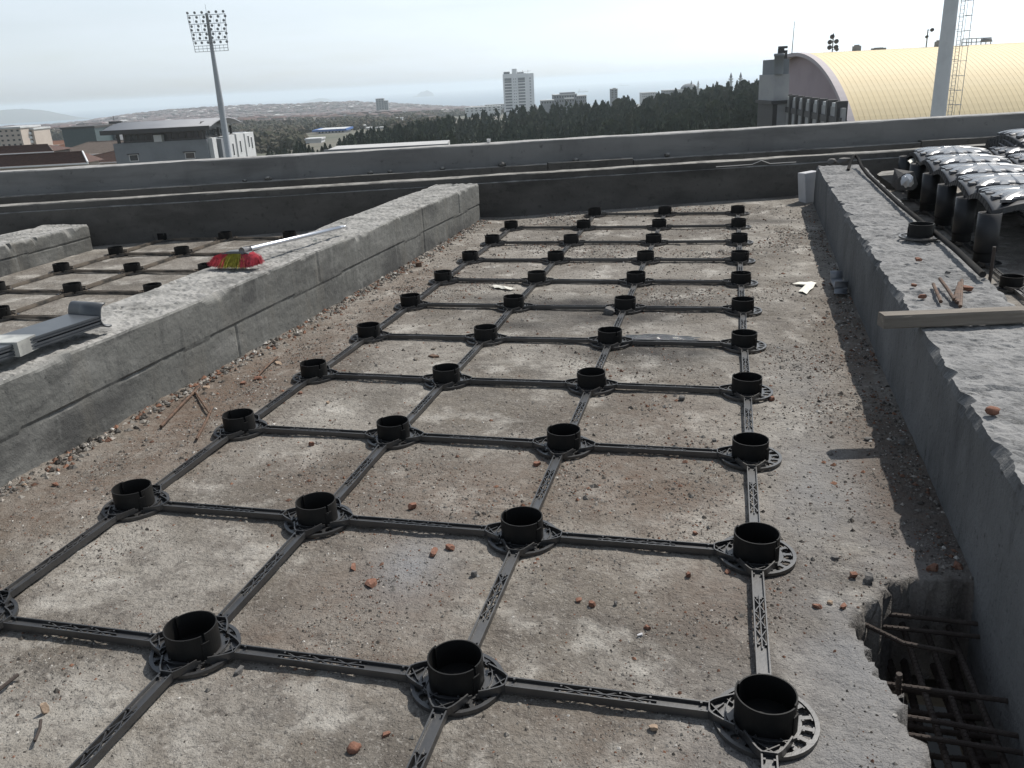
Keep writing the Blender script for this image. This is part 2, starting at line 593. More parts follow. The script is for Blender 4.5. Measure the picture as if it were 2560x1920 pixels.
def blob(L, x, y, w):
    s = 0.0
    for (bx, by, rx, ry, a) in L:
        q = ((x - bx) / rx) ** 2 + ((y - by) / ry) ** 2
        if q < 6:
            s = max(s, a * math.exp(-q))
    return s


def slab_z(x, y):
    z = zf(y)
    z += 0.004 * fbm(x * 3.1, y * 3.1, 1.3, 3) + 0.0022 * fbm(x * 17, y * 17, 4.1, 3)
    return z


def make_floor():
    xs = np.arange(-2.36, 0.62, 0.0125)
    ys = [-1.15]
    while ys[-1] < 6.95:
        ys.append(ys[-1] + (0.0125 if ys[-1] < 1.4 else 0.02 if ys[-1] < 3 else 0.035))
    V, A1, A2, A3, S = [], [], [], [], []
    for y in ys:
        for x in xs:
            x = float(x)
            z = slab_z(x, y)
            n1 = fbm(x * 2.6 + 5, y * 2.6, 2.0, 4)
            n2 = fbm(x * 11, y * 11, 7.0, 3)
            fl = x - xl(y)
            if fl < 0.16:       # rubble left along the foot of the beam
                z += max(0, 0.16 - fl) * 0.10 * (0.6 + 0.6 * n2)
            s = -9.0
            if x > 0.1 and y < 0.62:
                s = inside(x, y) + 0.022 * fbm(x * 18, y * 18, 3.0, 4) + 0.010 * fbm(x * 70, y * 70, 1.0, 2)
                if s > -0.05:
                    z -= 0.35 * max(0, s + 0.025) * max(0, 0.3 + n2)
                if s > 0:
                    z -= min(s * 18, 0.24)
            if y < 1.5:
                z += 0.0013 * fbm(x * 70, y * 70, 9.0, 2)
            if s > -0.03:
                x += 0.0045 * noise.noise((x * 90, y * 90, 0.3))
                V.append((x, y + 0.0045 * noise.noise((x * 90, y * 90, 7.3)), z))
            else:
                V.append((x, y, z))
            S.append(s)
            k = max(0.0, min(1.0, 0.85 + 0.7 * n1 + 0.35 * n2))
            n3 = fbm(x * 32, y * 32, 6.0, 3)
            A1.append(max(0, min(1, blob(BLOBS, x, y, 0) * (k + 0.55 * n3) * 1.25)))
            A2.append(blob(GREYS, x, y, 0) * k)
            A3.append(min(1, blob(DAMPS, x, y, 0) * k * 1.3))
    nx = len(xs)
    F = []
    for j in range(len(ys) - 1):
        for i in range(nx - 1):
            q = (j * nx + i, j * nx + i + 1, (j + 1) * nx + i + 1, (j + 1) * nx + i)
            if min(S[k] for k in q) > 0.0135:
                continue
            F.append(q)
    me = bpy.data.meshes.new('roof_floor')
    me.from_pydata(V, [], F)
    me.materials.append(M_FLOOR)
    for nm, A in (('dust', A1), ('grey', A2), ('damp', A3)):
        a = me.attributes.new(nm, 'FLOAT', 'POINT')
        a.data.foreach_set('value', A)
    me.polygons.foreach_set('use_smooth', [True] * len(F))
    o = link('roof_floor', me)
    tag(o, 'rough dusty concrete floor of the middle bay with a broken opening', kind='structure')


make_floor()


def bay_floor(name, x0, x1, y0, y1, zoff, lab):
    st = 0.05
    P = []
    n = int((x1 - x0) / st)
    m = int((y1 - y0) / st)
    mb = MB()
    for j in range(m + 1):
        y = y0 + (y1 - y0) * j / m
        P.append([(x0 + (x1 - x0) * i / n, y, slab_z(x0 + (x1 - x0) * i / n, y) + zoff) for i in range(n + 1)])
    mb.grid(P)
    o = mb.build(name, M_FLOOR, smooth=True)
    tag(o, lab, kind='structure')


bay_floor('roof_floor', -7.6, -2.40, -1.6, 6.4, 0.004, 'dusty concrete floor of the bay behind the broom')
bay_floor('roof_floor', 0.72, 5.0, -1.6, 8.2, 0.012, 'concrete floor of the bay with the arched black tiles')
mb = MB()
mb.box((-8.5, -6, -3.2), (7, 9.5, -3.0))
o = mb.build('lower_floor', layered('lower_floor_concrete', (0.13, 0.13, 0.13), [((0.08, 0.08, 0.08), 2.0, 5, 0.45, 0.7, 0.7)], rough=0.9))
tag(o, 'pale floor of the storey below seen through the opening', kind='structure')


# ------------------------------------------------------------------ beams
def beam(name, label, fr, fl, y0, y1, zt, m, seed=0.0, seam=None, cracks=0.62, step=0.013, zb=-0.34, chip=1.0, joints=()):
    """long cast beam: fr(y) the face towards +x, fl(y) the other; board-marked faces, crusty top with chipped edges"""
    n = int((y1 - y0) / step)
    rows = []
    zs_ = [zb, zb * 0.4, -0.03] + [-0.02 + 0.78 * (zt + 0.02) * k / 24 for k in range(25)]
    nx_ = 22
    rr_ = random.Random(int(seed * 10) + 3)
    ck = []
    yy = y0 + 0.2
    while yy < y1:
        ck.append((yy, rr_.uniform(-0.12, 0.12), rr_.uniform(0.4, 1.0)))
        yy += cracks * rr_.uniform(0.6, 1.35)
    bites = [(rr_.uniform(y0, y1), rr_.uniform(0.02, 0.07), rr_.uniform(0.012, 0.035)) for q in range(int((y1 - y0) * 3.2))]

    def face(y, z, top, ch, sd):
        lim = top - ch * 1.7
        d = max(0.0, (z - lim) / (ch * 1.7))
        off = -ch * d ** 1.6
        if seam is not None:
            zq = seam + 0.005 * fbm(y * 1.3, sd, 8, 2)
            off -= 0.004 if z < zq else 0.0
            off -= 0.005 * math.exp(-((z - zq + 0.004) / 0.006) ** 2) * max(0, 0.5 + 1.2 * fbm(y * 5, sd, 1, 4))
        for (jy, z0, z1) in joints:
            if abs(y - jy) < 0.02 and z0 < z < z1:
                off -= 0.006 * math.exp(-((y - jy) / 0.008) ** 2)
        off += 0.0030 * fbm(y * 1.6, z * 3, sd, 3) + 0.0013 * fbm(y * 30, z * 34, sd, 3)
        return off

    def chipw(y, sd):
        c = 0.0035 + 0.020 * chip * max(0, fbm(y * 5.0, sd, 0, 4)) + 0.010 * chip * abs(fbm(y * 26, sd, 2, 3))
        for (by, bw, bd) in bites:
            q = (y - by - (0.07 if sd > seed + 5 else 0)) / bw
            if abs(q) < 1:
                c += bd * chip * (1 - q * q)
        return c

    for j in range(n + 1):
        y = y0 + (y1 - y0) * j / n
        a, b = fr(y), fl(y)
        top = zt + zf(y) * 0.25 + 0.008 * fbm(y * 1.6, seed, 0, 3)
        chR, chL = chipw(y, seed + 3.3), chipw(y, seed + 7.3)
        prof = []
        zl_ = zs_ + [top - (top - 0.78 * zt) * (1 - k / 9) for k in range(1, 10)]
        for z in zl_:
            prof.append((a + face(y, z, top, chR, seed + 3.3), y, z))
        x0, x1 = prof[-1][0], b - face(y, top, top, chL, seed + 7.3)
        for k in range(1, nx_):
            t = k / nx_
            x = x0 + (x1 - x0) * t
            z = top + 0.0045 * fbm(x * 5, y * 5, seed, 4) + 0.0055 * fbm(x * 45, y * 45, seed, 3)
            z -= 0.012 * max(0, fbm(x * 17, y * 17, seed + 9, 4) - 0.2)
            for (cy_, sl_, am) in ck:
                dd = y - cy_ - sl_ * (t - 0.5) - 0.03 * fbm(x * 8, cy_, 0, 3)
                if abs(dd) < 0.05:
                    z -= 0.011 * am * math.exp(-(dd / 0.007) ** 2)
            prof.append((x, y, z))
        for z in reversed(zl_[::3] + [top]):
            prof.append((b - face(y, min(z, top), top, chL, seed + 7.3), y, z))
        rows.append(prof)
    mb = MB()
    mb.grid(rows)
    for row in (rows[0], rows[-1]):
        base = len(mb.v)
        mb.v += [tuple(p) for p in row]
        mb.f.append(tuple(range(base, base + len(row))))
        mb.m.append(0)
    o = mb.build(name, m, smooth=False)
    tag(o, label, 'beam')
    return o


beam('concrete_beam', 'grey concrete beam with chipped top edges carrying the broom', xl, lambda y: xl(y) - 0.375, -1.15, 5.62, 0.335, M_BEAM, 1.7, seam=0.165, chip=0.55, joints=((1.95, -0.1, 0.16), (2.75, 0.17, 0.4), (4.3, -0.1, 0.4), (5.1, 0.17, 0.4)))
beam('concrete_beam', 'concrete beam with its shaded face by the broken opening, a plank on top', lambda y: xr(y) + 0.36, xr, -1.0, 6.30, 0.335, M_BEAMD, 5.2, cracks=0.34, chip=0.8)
beam('concrete_beam', 'low concrete beam stub ending in the bay behind the broom', lambda y: -5.03 + 0.0 * y, lambda y: -5.46, 0.2, 4.47, 0.215, M_BEAM, 9.1, seam=0.12)

# ------------------------------------------------------------------ far wall and parapet (skewed 20 degrees to the grid)
WS = 0.370
WN = Vector((-WS, 1, 0)).normalized()
WT = Vector((1, WS, 0)).normalized()
WP = Vector((0, 6.527, 0))


def wall_strip(name, prof, s0, s1, m, label, cat, step=0.06, seed=0.0, amp=0.004, edge=None, sharp=0.012):
    """prof: list of (offset along wall normal, z), swept along the wall"""
    n = int((s1 - s0) / step)
    rows = []
    for j in range(n + 1):
        s = s0 + (s1 - s0) * j / n
        row = []
        for i, (o_, z) in enumerate(prof):
            w = amp * fbm(s * 1.1, z * 5 + i, seed, 4)
            wz = (edge or 0.004) * fbm(s * 2.3, i * 3.1, seed + 2, 4) + 0.3 * (edge or 0.004) * fbm(s * 12, i, seed, 2) if z > 0.05 else 0
            p = WP + WT * s + WN * (o_ + w)
            row.append((p.x, p.y, z + wz))
        rows.append(row)
    mb = MB()
    mb.grid(rows)
    for row in (rows[0], rows[-1]):
        b_ = len(mb.v)
        mb.v += row
        mb.f.append(tuple(range(b_, b_ + len(row))))
        mb.m.append(0)
    o = mb.build(name, m)
    tag(o, label, cat)
    return o


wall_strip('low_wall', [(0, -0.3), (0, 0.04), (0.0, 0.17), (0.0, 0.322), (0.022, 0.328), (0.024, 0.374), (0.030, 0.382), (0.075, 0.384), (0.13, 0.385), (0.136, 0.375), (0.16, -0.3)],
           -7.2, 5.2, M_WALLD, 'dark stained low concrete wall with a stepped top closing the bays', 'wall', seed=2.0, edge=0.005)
mb = MB()
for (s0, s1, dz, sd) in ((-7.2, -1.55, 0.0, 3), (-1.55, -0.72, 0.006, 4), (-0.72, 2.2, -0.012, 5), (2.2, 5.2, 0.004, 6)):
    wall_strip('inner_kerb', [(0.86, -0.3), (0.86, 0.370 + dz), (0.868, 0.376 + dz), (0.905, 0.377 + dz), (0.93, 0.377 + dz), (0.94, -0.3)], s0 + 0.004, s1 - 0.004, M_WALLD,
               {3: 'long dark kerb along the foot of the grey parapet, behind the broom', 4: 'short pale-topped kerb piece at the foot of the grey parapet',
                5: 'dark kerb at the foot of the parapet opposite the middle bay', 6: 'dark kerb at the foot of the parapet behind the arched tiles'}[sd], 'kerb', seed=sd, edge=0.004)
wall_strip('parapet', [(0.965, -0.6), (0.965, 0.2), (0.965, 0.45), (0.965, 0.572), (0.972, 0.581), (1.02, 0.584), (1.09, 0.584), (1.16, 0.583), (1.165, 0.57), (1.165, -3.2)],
           -8.5, 6.5, M_PARA, 'long grey plastered parapet with an uneven top edge coloured as if sunlit', 'parapet', seed=7.0, amp=0.006, edge=0.0035)
mb = MB()
_c = WP + WN * 0.5
g0, g1 = WP + WT * -8 + WN * 0.15, WP + WT * 6 + WN * 0.15
h0, h1 = WP + WT * -8 + WN * 1.0, WP + WT * 6 + WN * 1.0
mb.quad((g0.x, g0.y, 0.06), (g1.x, g1.y, 0.06), (h1.x, h1.y, 0.06), (h0.x, h0.y, 0.06))
tag(mb.build('gutter_floor', M_WALLD), 'dark gutter floor between the low wall and the parapet', kind='structure')


def on_wall(px, py, off):
    d = ray(px, py)
    p0 = WP + WN * off
    return CAM + d * ((p0 - CAM).dot(WN) / d.dot(WN))


# clumps of mortar sitting on the kerb
rr = random.Random(4)


def lump(r, rr, sub=2, squash=0.7):
    import bmesh
    bm = bmesh.new()
    bmesh.ops.create_icosphere(bm, subdivisions=sub, radius=1.0)
    sd = rr.uniform(0, 90)
    for v in bm.verts:
        n = noise.fractal(v.co * 1.3 + Vector((sd, sd, 0)), 1.0, 2.0, 3)
        v.co *= (1 + 0.35 * n)
        v.co.z *= squash
        v.co *= r
    return bm


def chunk(rr, sx, sy, sz, cuts=5):
    """angular broken piece: a box bisected by random planes"""
    import bmesh
    bm = bmesh.new()
    bmesh.ops.create_cube(bm, size=1.0)
    for v in bm.verts:
        v.co.x *= sx
        v.co.y *= sy
        v.co.z *= sz
        v.co += Vector((rr.uniform(-.25, .25) * sx, rr.uniform(-.25, .25) * sy, rr.uniform(-.2, .2) * sz))
    for i in range(cuts):
        n = Vector((rr.uniform(-1, 1), rr.uniform(-1, 1), rr.uniform(-0.8, 1))).normalized()
        dmax = max(n.dot(v.co) for v in bm.verts)
        r = bmesh.ops.bisect_plane(bm, geom=bm.verts[:] + bm.edges[:] + bm.faces[:], plane_co=n * dmax * rr.uniform(0.62, 0.85), plane_no=n, clear_outer=True)
        ed = [e for e in r['geom_cut'] if isinstance(e, bmesh.types.BMEdge)]
        if ed:
            bmesh.ops.contextual_create(bm, geom=ed)
    return bm


def bm_obj(name, bm, m, loc=(0, 0, 0), rot=(0, 0, 0), smooth=False, parent=None):
    me = bpy.data.meshes.new(name)
    bm.to_mesh(me)
    bm.free()
    me.materials.append(m)
    if smooth:
        me.polygons.foreach_set('use_smooth', [True] * len(me.polygons))
    o = link(name, me, parent)
    o.location = loc
    o.rotation_euler = rot
    return o


for MI, (px, py, s) in enumerate(((670, 447, .035), (925, 428, .03), (975, 426, .026), (1106, 420, .028), (1255, 411, .04), (1440, 400, .03), (1668, 365, .03), (610, 442, .02))):
    p = on_wall(px, py, 0.905)
    o = bm_obj('mortar_lump', lump(s, rr), M_WALLD, (p.x, p.y, 0.378 + s * 0.3), smooth=True)
    tag(o, '%s lump of dried mortar on the kerb, counted from the broom end' % ORD[(1, 2, 3, 4, 5, 6, 7, 0)[MI]], 'mortar lump', 'mortar lumps on the kerb')
p = on_wall(1222, 356, 1.06)
mb = MB()
mb.lathe([(0.0, 0), (0.028, 0), (0.034, 0.075), (0.036, 0.078), (0.033, 0.078), (0.027, 0.006), (0.0, 0.006)], 16)
o = mb.build('paper_cup', plain('white_cup', (0.8, 0.8, 0.8), 0.5), smooth=True)
o.location = (p.x, p.y, 0.582)
o.scale = (0.55, 0.55, 0.5)
tag(o, 'small white cup standing on the top edge of the parapet', 'cup')
# bent wire along the low wall
mb = MB()
pts = [on_wall(px, py, -0.008) for px, py in ((1790, 417), (1840, 414), (1880, 411), (1897, 404), (1903, 401), (1912, 404), (1925, 409), (1990, 405))]
mb.tube(pts, 0.0035, 5)
tag(mb.build('wire', plain('dull_wire', (0.5, 0.48, 0.45), 0.6)), 'thin bent wire sagging along the face of the low wall', 'wire')


# ------------------------------------------------------------------ the collar grid
def make_collar():
    root = empty('spacer_collar')
    mb = MB()
    H = 0.065
    # two overlapping shells with slits where they meet
    def shell(r, a0, a1, h, th=0.0026, n=30):
        mb.lathe([(r, 0.008), (r, h), (r - th, h), (r - th, 0.008)], n, math.radians(a0), math.radians(a1))
        for a in (a0, a1):
            c, s = math.cos(math.radians(a)), math.sin(math.radians(a))
            mb.quad((r * c, r * s, .008), (r * c, r * s, h), ((r - th) * c, (r - th) * s, h), ((r - th) * c, (r - th) * s, .008))
    shell(0.0555, 150, 322, H)
    shell(0.0525, -30, 158, H - 0.001)
    shell(0.0570, 318, 336, H * 0.72, n=4)
    mb.build('collar_wall', M_RING, root, smooth=False)
    mb = MB()
    # floor of the cup
    mb.lathe([(0.0, 0.010), (0.052, 0.010), (0.052, 0.006), (0.0, 0.006)], 24)
    mb.lathe([(0.0, 0.012), (0.016, 0.0125), (0.018, 0.010)], 12)
    mb.build('collar_floor', M_RING, root)
    mb = MB()
    for (ri, ro, z1) in ((0.050, 0.0625, 0.0065), (0.0845, 0.0925, 0.0085)):
        mb.lathe([(ri, 0.0), (ro, 0.0), (ro, z1), (ri, z1), (ri, 0.0)], 40)
    for k in range(16):
        a = 2 * math.pi * (k + 0.5) / 16
        c, s = math.cos(a), math.sin(a)
        mb.bar((0.061 * c, 0.061 * s, 0.0035), (0.087 * c, 0.087 * s, 0.0035), 0.0085, 0.0055)
        for (ra, wd_) in ((0.0655, 0.014), (0.0825, 0.016)):      # gussets that round the holes
            mb.bar(((ra - .002) * c, (ra - .002) * s, 0.0034), ((ra + .002) * c, (ra + .002) * s, 0.0034), wd_, 0.0052)
    mb.build('flange', M_PLASTIC, root)
    mc = plain('worn_clip', (0.22, 0.22, 0.21), 0.4)
    for a in (math.radians(158),):
        mb = MB()
        T = Matrix.Rotation(a, 4, 'Z')
        mb.box((0.0535, -0.003, 0.040), (0.0575, 0.003, 0.058), T)
        mb.build('clip', mc, root)
    return root


def make_bar(dusty=False):
    """bar along +x, its middle at the origin; a U-channel with a cross-braced window and a fan-shaped fork at each end"""
    m = M_DUSTY if dusty else M_PLASTIC
    root = empty('grid_bar')
    L, wd, win = 0.192, 0.0122, 0.084
    mb = MB()
    for s in (-1, 1):
        mb.box((-L, s * wd - 0.0015, 0.002), (L, s * wd + 0.0015, 0.0185))
        mb.box((min(s * L, s * win), -wd + 0.0018, 0.009), (max(s * L, s * win), wd - 0.0018, 0.012))
        for k in (-1, 1):       # little pegs
            mb.box((s * 0.176 - 0.002, k * (wd - 0.004) - 0.002, 0.0122), (s * 0.176 + 0.002, k * (wd - 0.004) + 0.002, 0.019))
    mb.build('channel', m, root)
    mb = MB()
    mb.box((-win - 0.012, -0.0011, 0.0125), (win + 0.012, 0.0011, 0.0165))
    seg = 2 * win / 3
    for k in range(3):
        x0 = -win + seg * k + 0.004
        x1 = x0 + seg - 0.008
        mb.bar((x0, -wd + 0.002, 0.0135), (x1, wd - 0.002, 0.0135), 0.0022, 0.0035)
        mb.bar((x0, wd - 0.002, 0.0137), (x1, -wd + 0.002, 0.0137), 0.0022, 0.0035)
    for k in range(4):
        x = -win + seg * k
        for s in (-1, 1):
            mb.lathe([(0, .0175), (.0024, .0175), (.0024, .010)], 6, T=Matrix.Translation((x, s * (wd - 0.0045), 0)))
    mb.build('cross_brace', m, root)
    for s in (-1, 1):
        mb = MB()
        xa, xb = L - 0.002, 0.2345        # from the channel to the collar
        n = 6
        # plate
        top, bot = [], []
        for i in range(n + 1):
            t = i / n
            x = xa + (xb - xa) * t
            hw = wd + (0.040 - wd) * (t ** 0.75)
            # the plate ends along the collar's curve
            top.append((x, hw))
        for i in range(n):
            (x0, h0), (x1, h1) = top[i], top[i + 1]
            mb.quad((s * x0, -h0, 0.0095), (s * x1, -h1, 0.0095), (s * x1, h1, 0.0095), (s * x0, h0, 0.0095))
            for k in (-1, 1):
                mb.bar((s * x0, k * h0, 0.013), (s * x1, k * h1, 0.013), 0.003, 0.016)
        mb.bar((s * xa, -wd, 0.015), (s * xa, wd, 0.015), 0.0022, 0.013)
        mb.bar((s * (xa + .003), -wd, 0.0125), (s * (xa + 0.026), wd + 0.006, 0.0125), 0.002, 0.006)
        mb.bar((s * (xa + .003), wd, 0.0127), (s * (xa + 0.026), -wd - 0.006, 0.0127), 0.002, 0.006)
        # inner arc rib round the collar
        for k in range(6):
            a0, a1 = math.radians(-42 + 14 * k), math.radians(-42 + 14 * (k + 1))
            R = 0.070
            mb.bar((s * (0.29 - R * math.cos(a0)), R * math.sin(a0), 0.0128), (s * (0.29 - R * math.cos(a1)), R * math.sin(a1), 0.0128), 0.002, 0.007)
        for k in (-1, 1):
            mb.bar((s * (xb - 0.016), k * 0.033, 0.0126), (s * (xb - 0.002), k * 0.020, 0.0126), 0.002, 0.006)
        mb.build('fork', m, root)
    return root


proto_collar = make_collar()
proto_bar = make_bar()
proto_dusty = make_bar(True)
used = set()


def put(proto, loc, rz, label, cat, group, tilt=(0, 0)):
    if proto.name in used:
        o = copy_tree(proto)
    else:
        used.add(proto.name)
        o = proto
    o.location = loc
    o.rotation_euler = (tilt[0], tilt[1], rz)
    return tag(o, label, cat, group)


S = 0.58
ZB = 0.004
rr = random.Random(12)
cols = {0: 10, 1: 11, 2: 11, 3: 11}
GXY = {}
for ci, nr in cols.items():
    for r_ in range(nr):
        GXY[(ci, r_)] = (-1.74 + S * ci + rr.uniform(-.003, .003), S * r_ + rr.uniform(-.003, .003))
for (ci, r_), (x, y) in GXY.items():
    lab = 'black collar in the %s row from the low wall, %s' % (ORD[10 - r_], LINE[ci])
    grp = {3: 'collars beside the shaded beam', 0: 'collars beside the broom beam'}.get(ci, 'inner collars of the middle bay')
    put(proto_collar, (x, y, zf(y) + ZB), rr.choice((0, 0, 0, math.radians(rr.uniform(-25, 25)))) + math.radians(rr.uniform(-4, 4)), lab, 'collar', grp)


def put_bar(p, q, dusty, label, group, z0=None):
    (x0, y0), (x1, y1) = p, q
    xm, ym = (x0 + x1) / 2, (y0 + y1) / 2
    a = math.atan2(y1 - y0, x1 - x0)
    z_0 = zf(y0) if z0 is None else z0
    z_1 = zf(y1) if z0 is None else z0
    put(proto_dusty if dusty else proto_bar, (xm, ym, (z_0 + z_1) / 2 + ZB + rr.uniform(-.001, .002)), a + rr.uniform(-.006, .006), label, 'bar', group, tilt=(rr.uniform(-.03, .03), rr.uniform(-.006, .006)))


for (ci, r_), p in GXY.items():
    q = GXY.get((ci + 1, r_))
    if q:
        put_bar(p, q, False, 'cross bar in the %s row from the low wall, %s' % (ORD[10 - r_], {2: 'next to the shaded beam', 1: 'mid-bay', 0: 'next to the broom beam'}[ci]), 'cross bars of the middle bay')
    q = GXY.get((ci, r_ + 1))
    if q:
        put_bar(p, q, False, 'lengthwise bar between %s and %s rows from low wall, %s' % (ORD[9 - r_], ORD[10 - r_], LINE[ci]), 'lengthwise bars of the middle bay')
for ci in range(4):
    x, y = -1.74 + S * ci, 0
    put_bar((x, y - S), (x, y), False, 'lengthwise bar leading on past the eleventh row, %s' % LINE[ci], 'lengthwise bars of the middle bay')

# bay behind the broom
LX = [-4.64, -4.06, -3.48]
LY = [1.93, 2.51, 3.09, 3.67, 4.25, 4.85]
for i, x in enumerate(LX):
    for j, y in enumerate(LY):
        if (i, j) in ((0, 0), (1, 0), (2, 0)):
            continue
        put(proto_collar, (x, y, zf(y) + 0.006), math.radians(rr.uniform(-40, 40)), 'black collar behind the broom, %s row from low wall, %s line from beam stub' % (ORD[5 - j], ORD[i]), 'collar', 'collars behind the broom')
        if i < 2:
            put_bar((x, y), (LX[i + 1], y), True, 'dusty cross bar behind broom, %s row from low wall, %s from beam stub' % (ORD[5 - j], ORD[i + 1]), 'cross bars behind the broom', zf(y) + 0.002)
        if j < 5:
            put_bar((x, y), (x, LY[j + 1]), True, 'dusty lengthwise bar behind broom, %s from low wall, %s line from beam stub' % (ORD[4 - j], ORD[i]), 'lengthwise bars behind the broom', (zf(y) + zf(LY[j + 1])) / 2 + 0.002)
    put_bar((x - S, 3.09), (x, 3.09), True, 'dusty bar reaching under the beam stub behind the broom', 'cross bars behind the broom', 0.003) if i == 0 else None

# bay with the arched tiles
RX = [1.33, 1.91, 2.49]
RZ = 0.02


def rxy(i, k):
    y = 3.36 + 0.58 * k
    return (RX[i] + 0.027 * (y - 3.92), y)


for i in range(3):
    for k in range(-1, 7):
        x, y = rxy(i, k)
        if i > 0 and k < 2:
            continue
        put(proto_collar, (x, y, zf(y) + RZ), math.radians(rr.uniform(-20, 20)),
            ('bare black collar beyond the plank, next to the first tube' if k == 0 else 'bare black collar beyond the plank, second from the tubes') if k < 1 else 'black collar under the %s tube from the bare collars, %s line from the beam' % (ORD[k - 1], ORD[i]), 'collar',
            'bare collars beyond the plank' if k < 1 else 'collars under the tubes')
        if k < 6:
            put_bar((x, y), rxy(i, k + 1), False, 'bar under the arched tiles, %s from the bare collars, %s line from the beam' % (ORD[k + 1], ORD[i]), 'bars under the arched tiles', (zf(y) + zf(y + .58)) / 2 + RZ)
put(proto_collar, (0.783, 2.975, 0.352), math.radians(200), 'loose black collar lying on the beam beside the long hooked rod', 'collar', None)

M_TUBE = layered('tube_plastic', (0.02, 0.021, 0.023), [((0.035, 0.035, 0.036), 8.0, 4, 0.5, 0.7, 0.5)], rough=0.5, spec=0.4)
mb = MB()
mb.lathe([(0.049, 0.0), (0.049, 0.055), (0.060, 0.06), (0.060, 0.275), (0.056, 0.275), (0.046, 0.055), (0.046, 0.0), (0.049, 0.0)], 28)
tube_me = mb.mesh('tube_body', M_TUBE, True)
for i in range(3):
    for k in range(1, 7):
        if i > 0 and k < 2:
            continue
        x, y = rxy(i, k)
        o = link('support_tube', tube_me)
        o.location = (x, y, zf(y) + RZ + 0.0125)
        tag(o, 'black tube under arched tiles, %s from bare collars, %s line from the beam' % (ORD[k - 1], ORD[i]), 'tube', 'tubes under the arched tiles')


def dome_mesh():
    n = 30
    half = 0.288
    mb = MB()
    P = []
    for j in range(n + 1):
        row = []
        for i in range(n + 1):
            u = -1 + 2 * i / n
            v = -1 + 2 * j / n
            au, av = abs(u), abs(v)
            z = 0.062 * (1 - (au * av) ** 1.5) + 0.014 * (1 - au ** 2.5) * (1 - av ** 2.5)
            if max(au, av) > 0.96:
                z -= 0.004
            row.append((u * half, v * half, max(z, 0.0)))
        P.append(row)
    mb.grid(P)
    return mb.mesh('tile_vault', M_DOME, True)


def crown_mesh():
    """shallow cap with a toothed outline; its ribs run out to the teeth"""
    mb = MB()
    NT, NR = 96, 9
    rows = []
    for r in range(NR + 1):
        t = r / NR
        row = []
        for k in range(NT + 1):
            a = 2 * math.pi * k / NT
            c, s_ = math.cos(a), math.sin(a)
            sq = 1 / max(abs(c), abs(s_)) ** 0.75
            tooth = 1.0 if (k % 6) < 3 else 0.86
            R = 0.262 * sq * (1 - (1 - tooth) * t ** 6)
            z = 0.072 + 0.024 * (1 - t ** 2.4) - 0.016 * (t ** 6) * (sq - 1) / 0.3
            z += 0.0030 * (1 if (k % 12) < 2 else 0) * min(1, t * 3) + (0.006 if t < 0.25 else 0)
            row.append((R * t * c, R * t * s_, z))
        rows.append(row)
    mb.grid(rows)
    lip = [[p for p in rows[-1]], [(p[0] * 1.0, p[1] * 1.0, p[2] - 0.016) for p in rows[-1]]]
    mb.grid(lip)
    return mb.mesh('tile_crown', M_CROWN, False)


M_CROWN = layered('painted_sky_sheen_plastic', (0.075, 0.078, 0.085), [((0.16, 0.16, 0.165), 16.0, 6, 0.45, 0.70, 0.7)], rough=0.26, roughvar=0.06, spec=0.8)  # greyed base colour stands in for the sky reflected on the crowns
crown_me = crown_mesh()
dome_me = dome_mesh()
mb = MB()
rows = []
half = 0.290
for s, ax in ((-1, 0), (1, 0), (-1, 1), (1, 1)):
    prev = None
    for k in range(21):
        v = -1 + 2 * k / 20
        z = 0.062 * (1 - abs(v) ** 1.5)
        zl = 0.055 * (1 - min(1, abs(v) * 1.04) ** 1.7) - 0.024
        a = (s * half, v * half, z + 0.004) if ax == 0 else (v * half, s * half, z + 0.004)
        b = (s * (half + .004), v * half, zl) if ax == 0 else (v * half, s * (half + .004), zl)
        if prev:
            mb.quad(prev[0], a, b, prev[1])
            if k % 2 == 0:
                mb.bar(a, b, 0.004, 0.004)
        prev = (a, b)
rim_me = mb.mesh('arch_rim', M_DOME)


def dome_tile(loc, rz, label, group, tilt=(0, 0)):
    e = empty('arch_tile', loc, rz, label, 'tile', group)
    e.rotation_euler = (tilt[0], tilt[1], rz)
    d = link('tile_vault', dome_me, e)
    so = d.modifiers.new('thickness', 'SOLIDIFY')
    so.thickness = 0.004
    link('arch_rim', rim_me, e)
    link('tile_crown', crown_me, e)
    mb_ = None
    return e


for i in range(2):
    for k in range(1, 6):
        if i > 0 and k < 2:
            continue
        x, y = rxy(i, k)
        x2, y2 = rxy(i + 1, k + 1)
        dome_tile(((x + x2) / 2, (y + y2) / 2, zf(y) + RZ + 0.289), 0.5 * -0.027, 'glossy black arched tile on tubes, %s from the bare collars, %s line from the beam' % (ORD[k - 1], ORD[i]), 'arched tiles on tubes')
x, y = rxy(1, 5)
for q in range(3):
    dome_tile((2.36 + 0.02 * q, 6.72 + 0.01 * q, 0.40 + 0.030 * q), 0.05 + 0.07 * q, '%s arched tile of the loose stack lying above the others' % ('lowest', 'middle', 'topmost')[q], 'stacked arched tiles', tilt=(0.02, -0.03))

# ------------------------------------------------------------------ opening: reinforcement
rr = random.Random(31)


def rebar(pts, r, label, grp):
    mb = MB()
    mb.tube(pts, r, 8)
    P = [Vector(p) for p in pts]
    # rolled ribs
    for a, b in zip(P[:-1], P[1:]):
        L = (b - a).length
        d = (b - a).normalized()
        for k in range(int(L / 0.012)):
            c = a + d * (0.006 + 0.012 * k)
            e1 = d.cross(Vector((0.01, 0.02, 1))).normalized()
            e2 = d.cross(e1)
            mb.tube([c + (e1 * math.cos(t) + e2 * math.sin(t)) * r * 1.05 + d * 0.003 * math.sin(t) for t in [q * math.pi / 3 for q in range(7)]], 0.0012, 3, cap=False)
    o = mb.build('reinforcing_bar', M_REBAR)
    tag(o, label, 'steel bar', grp)


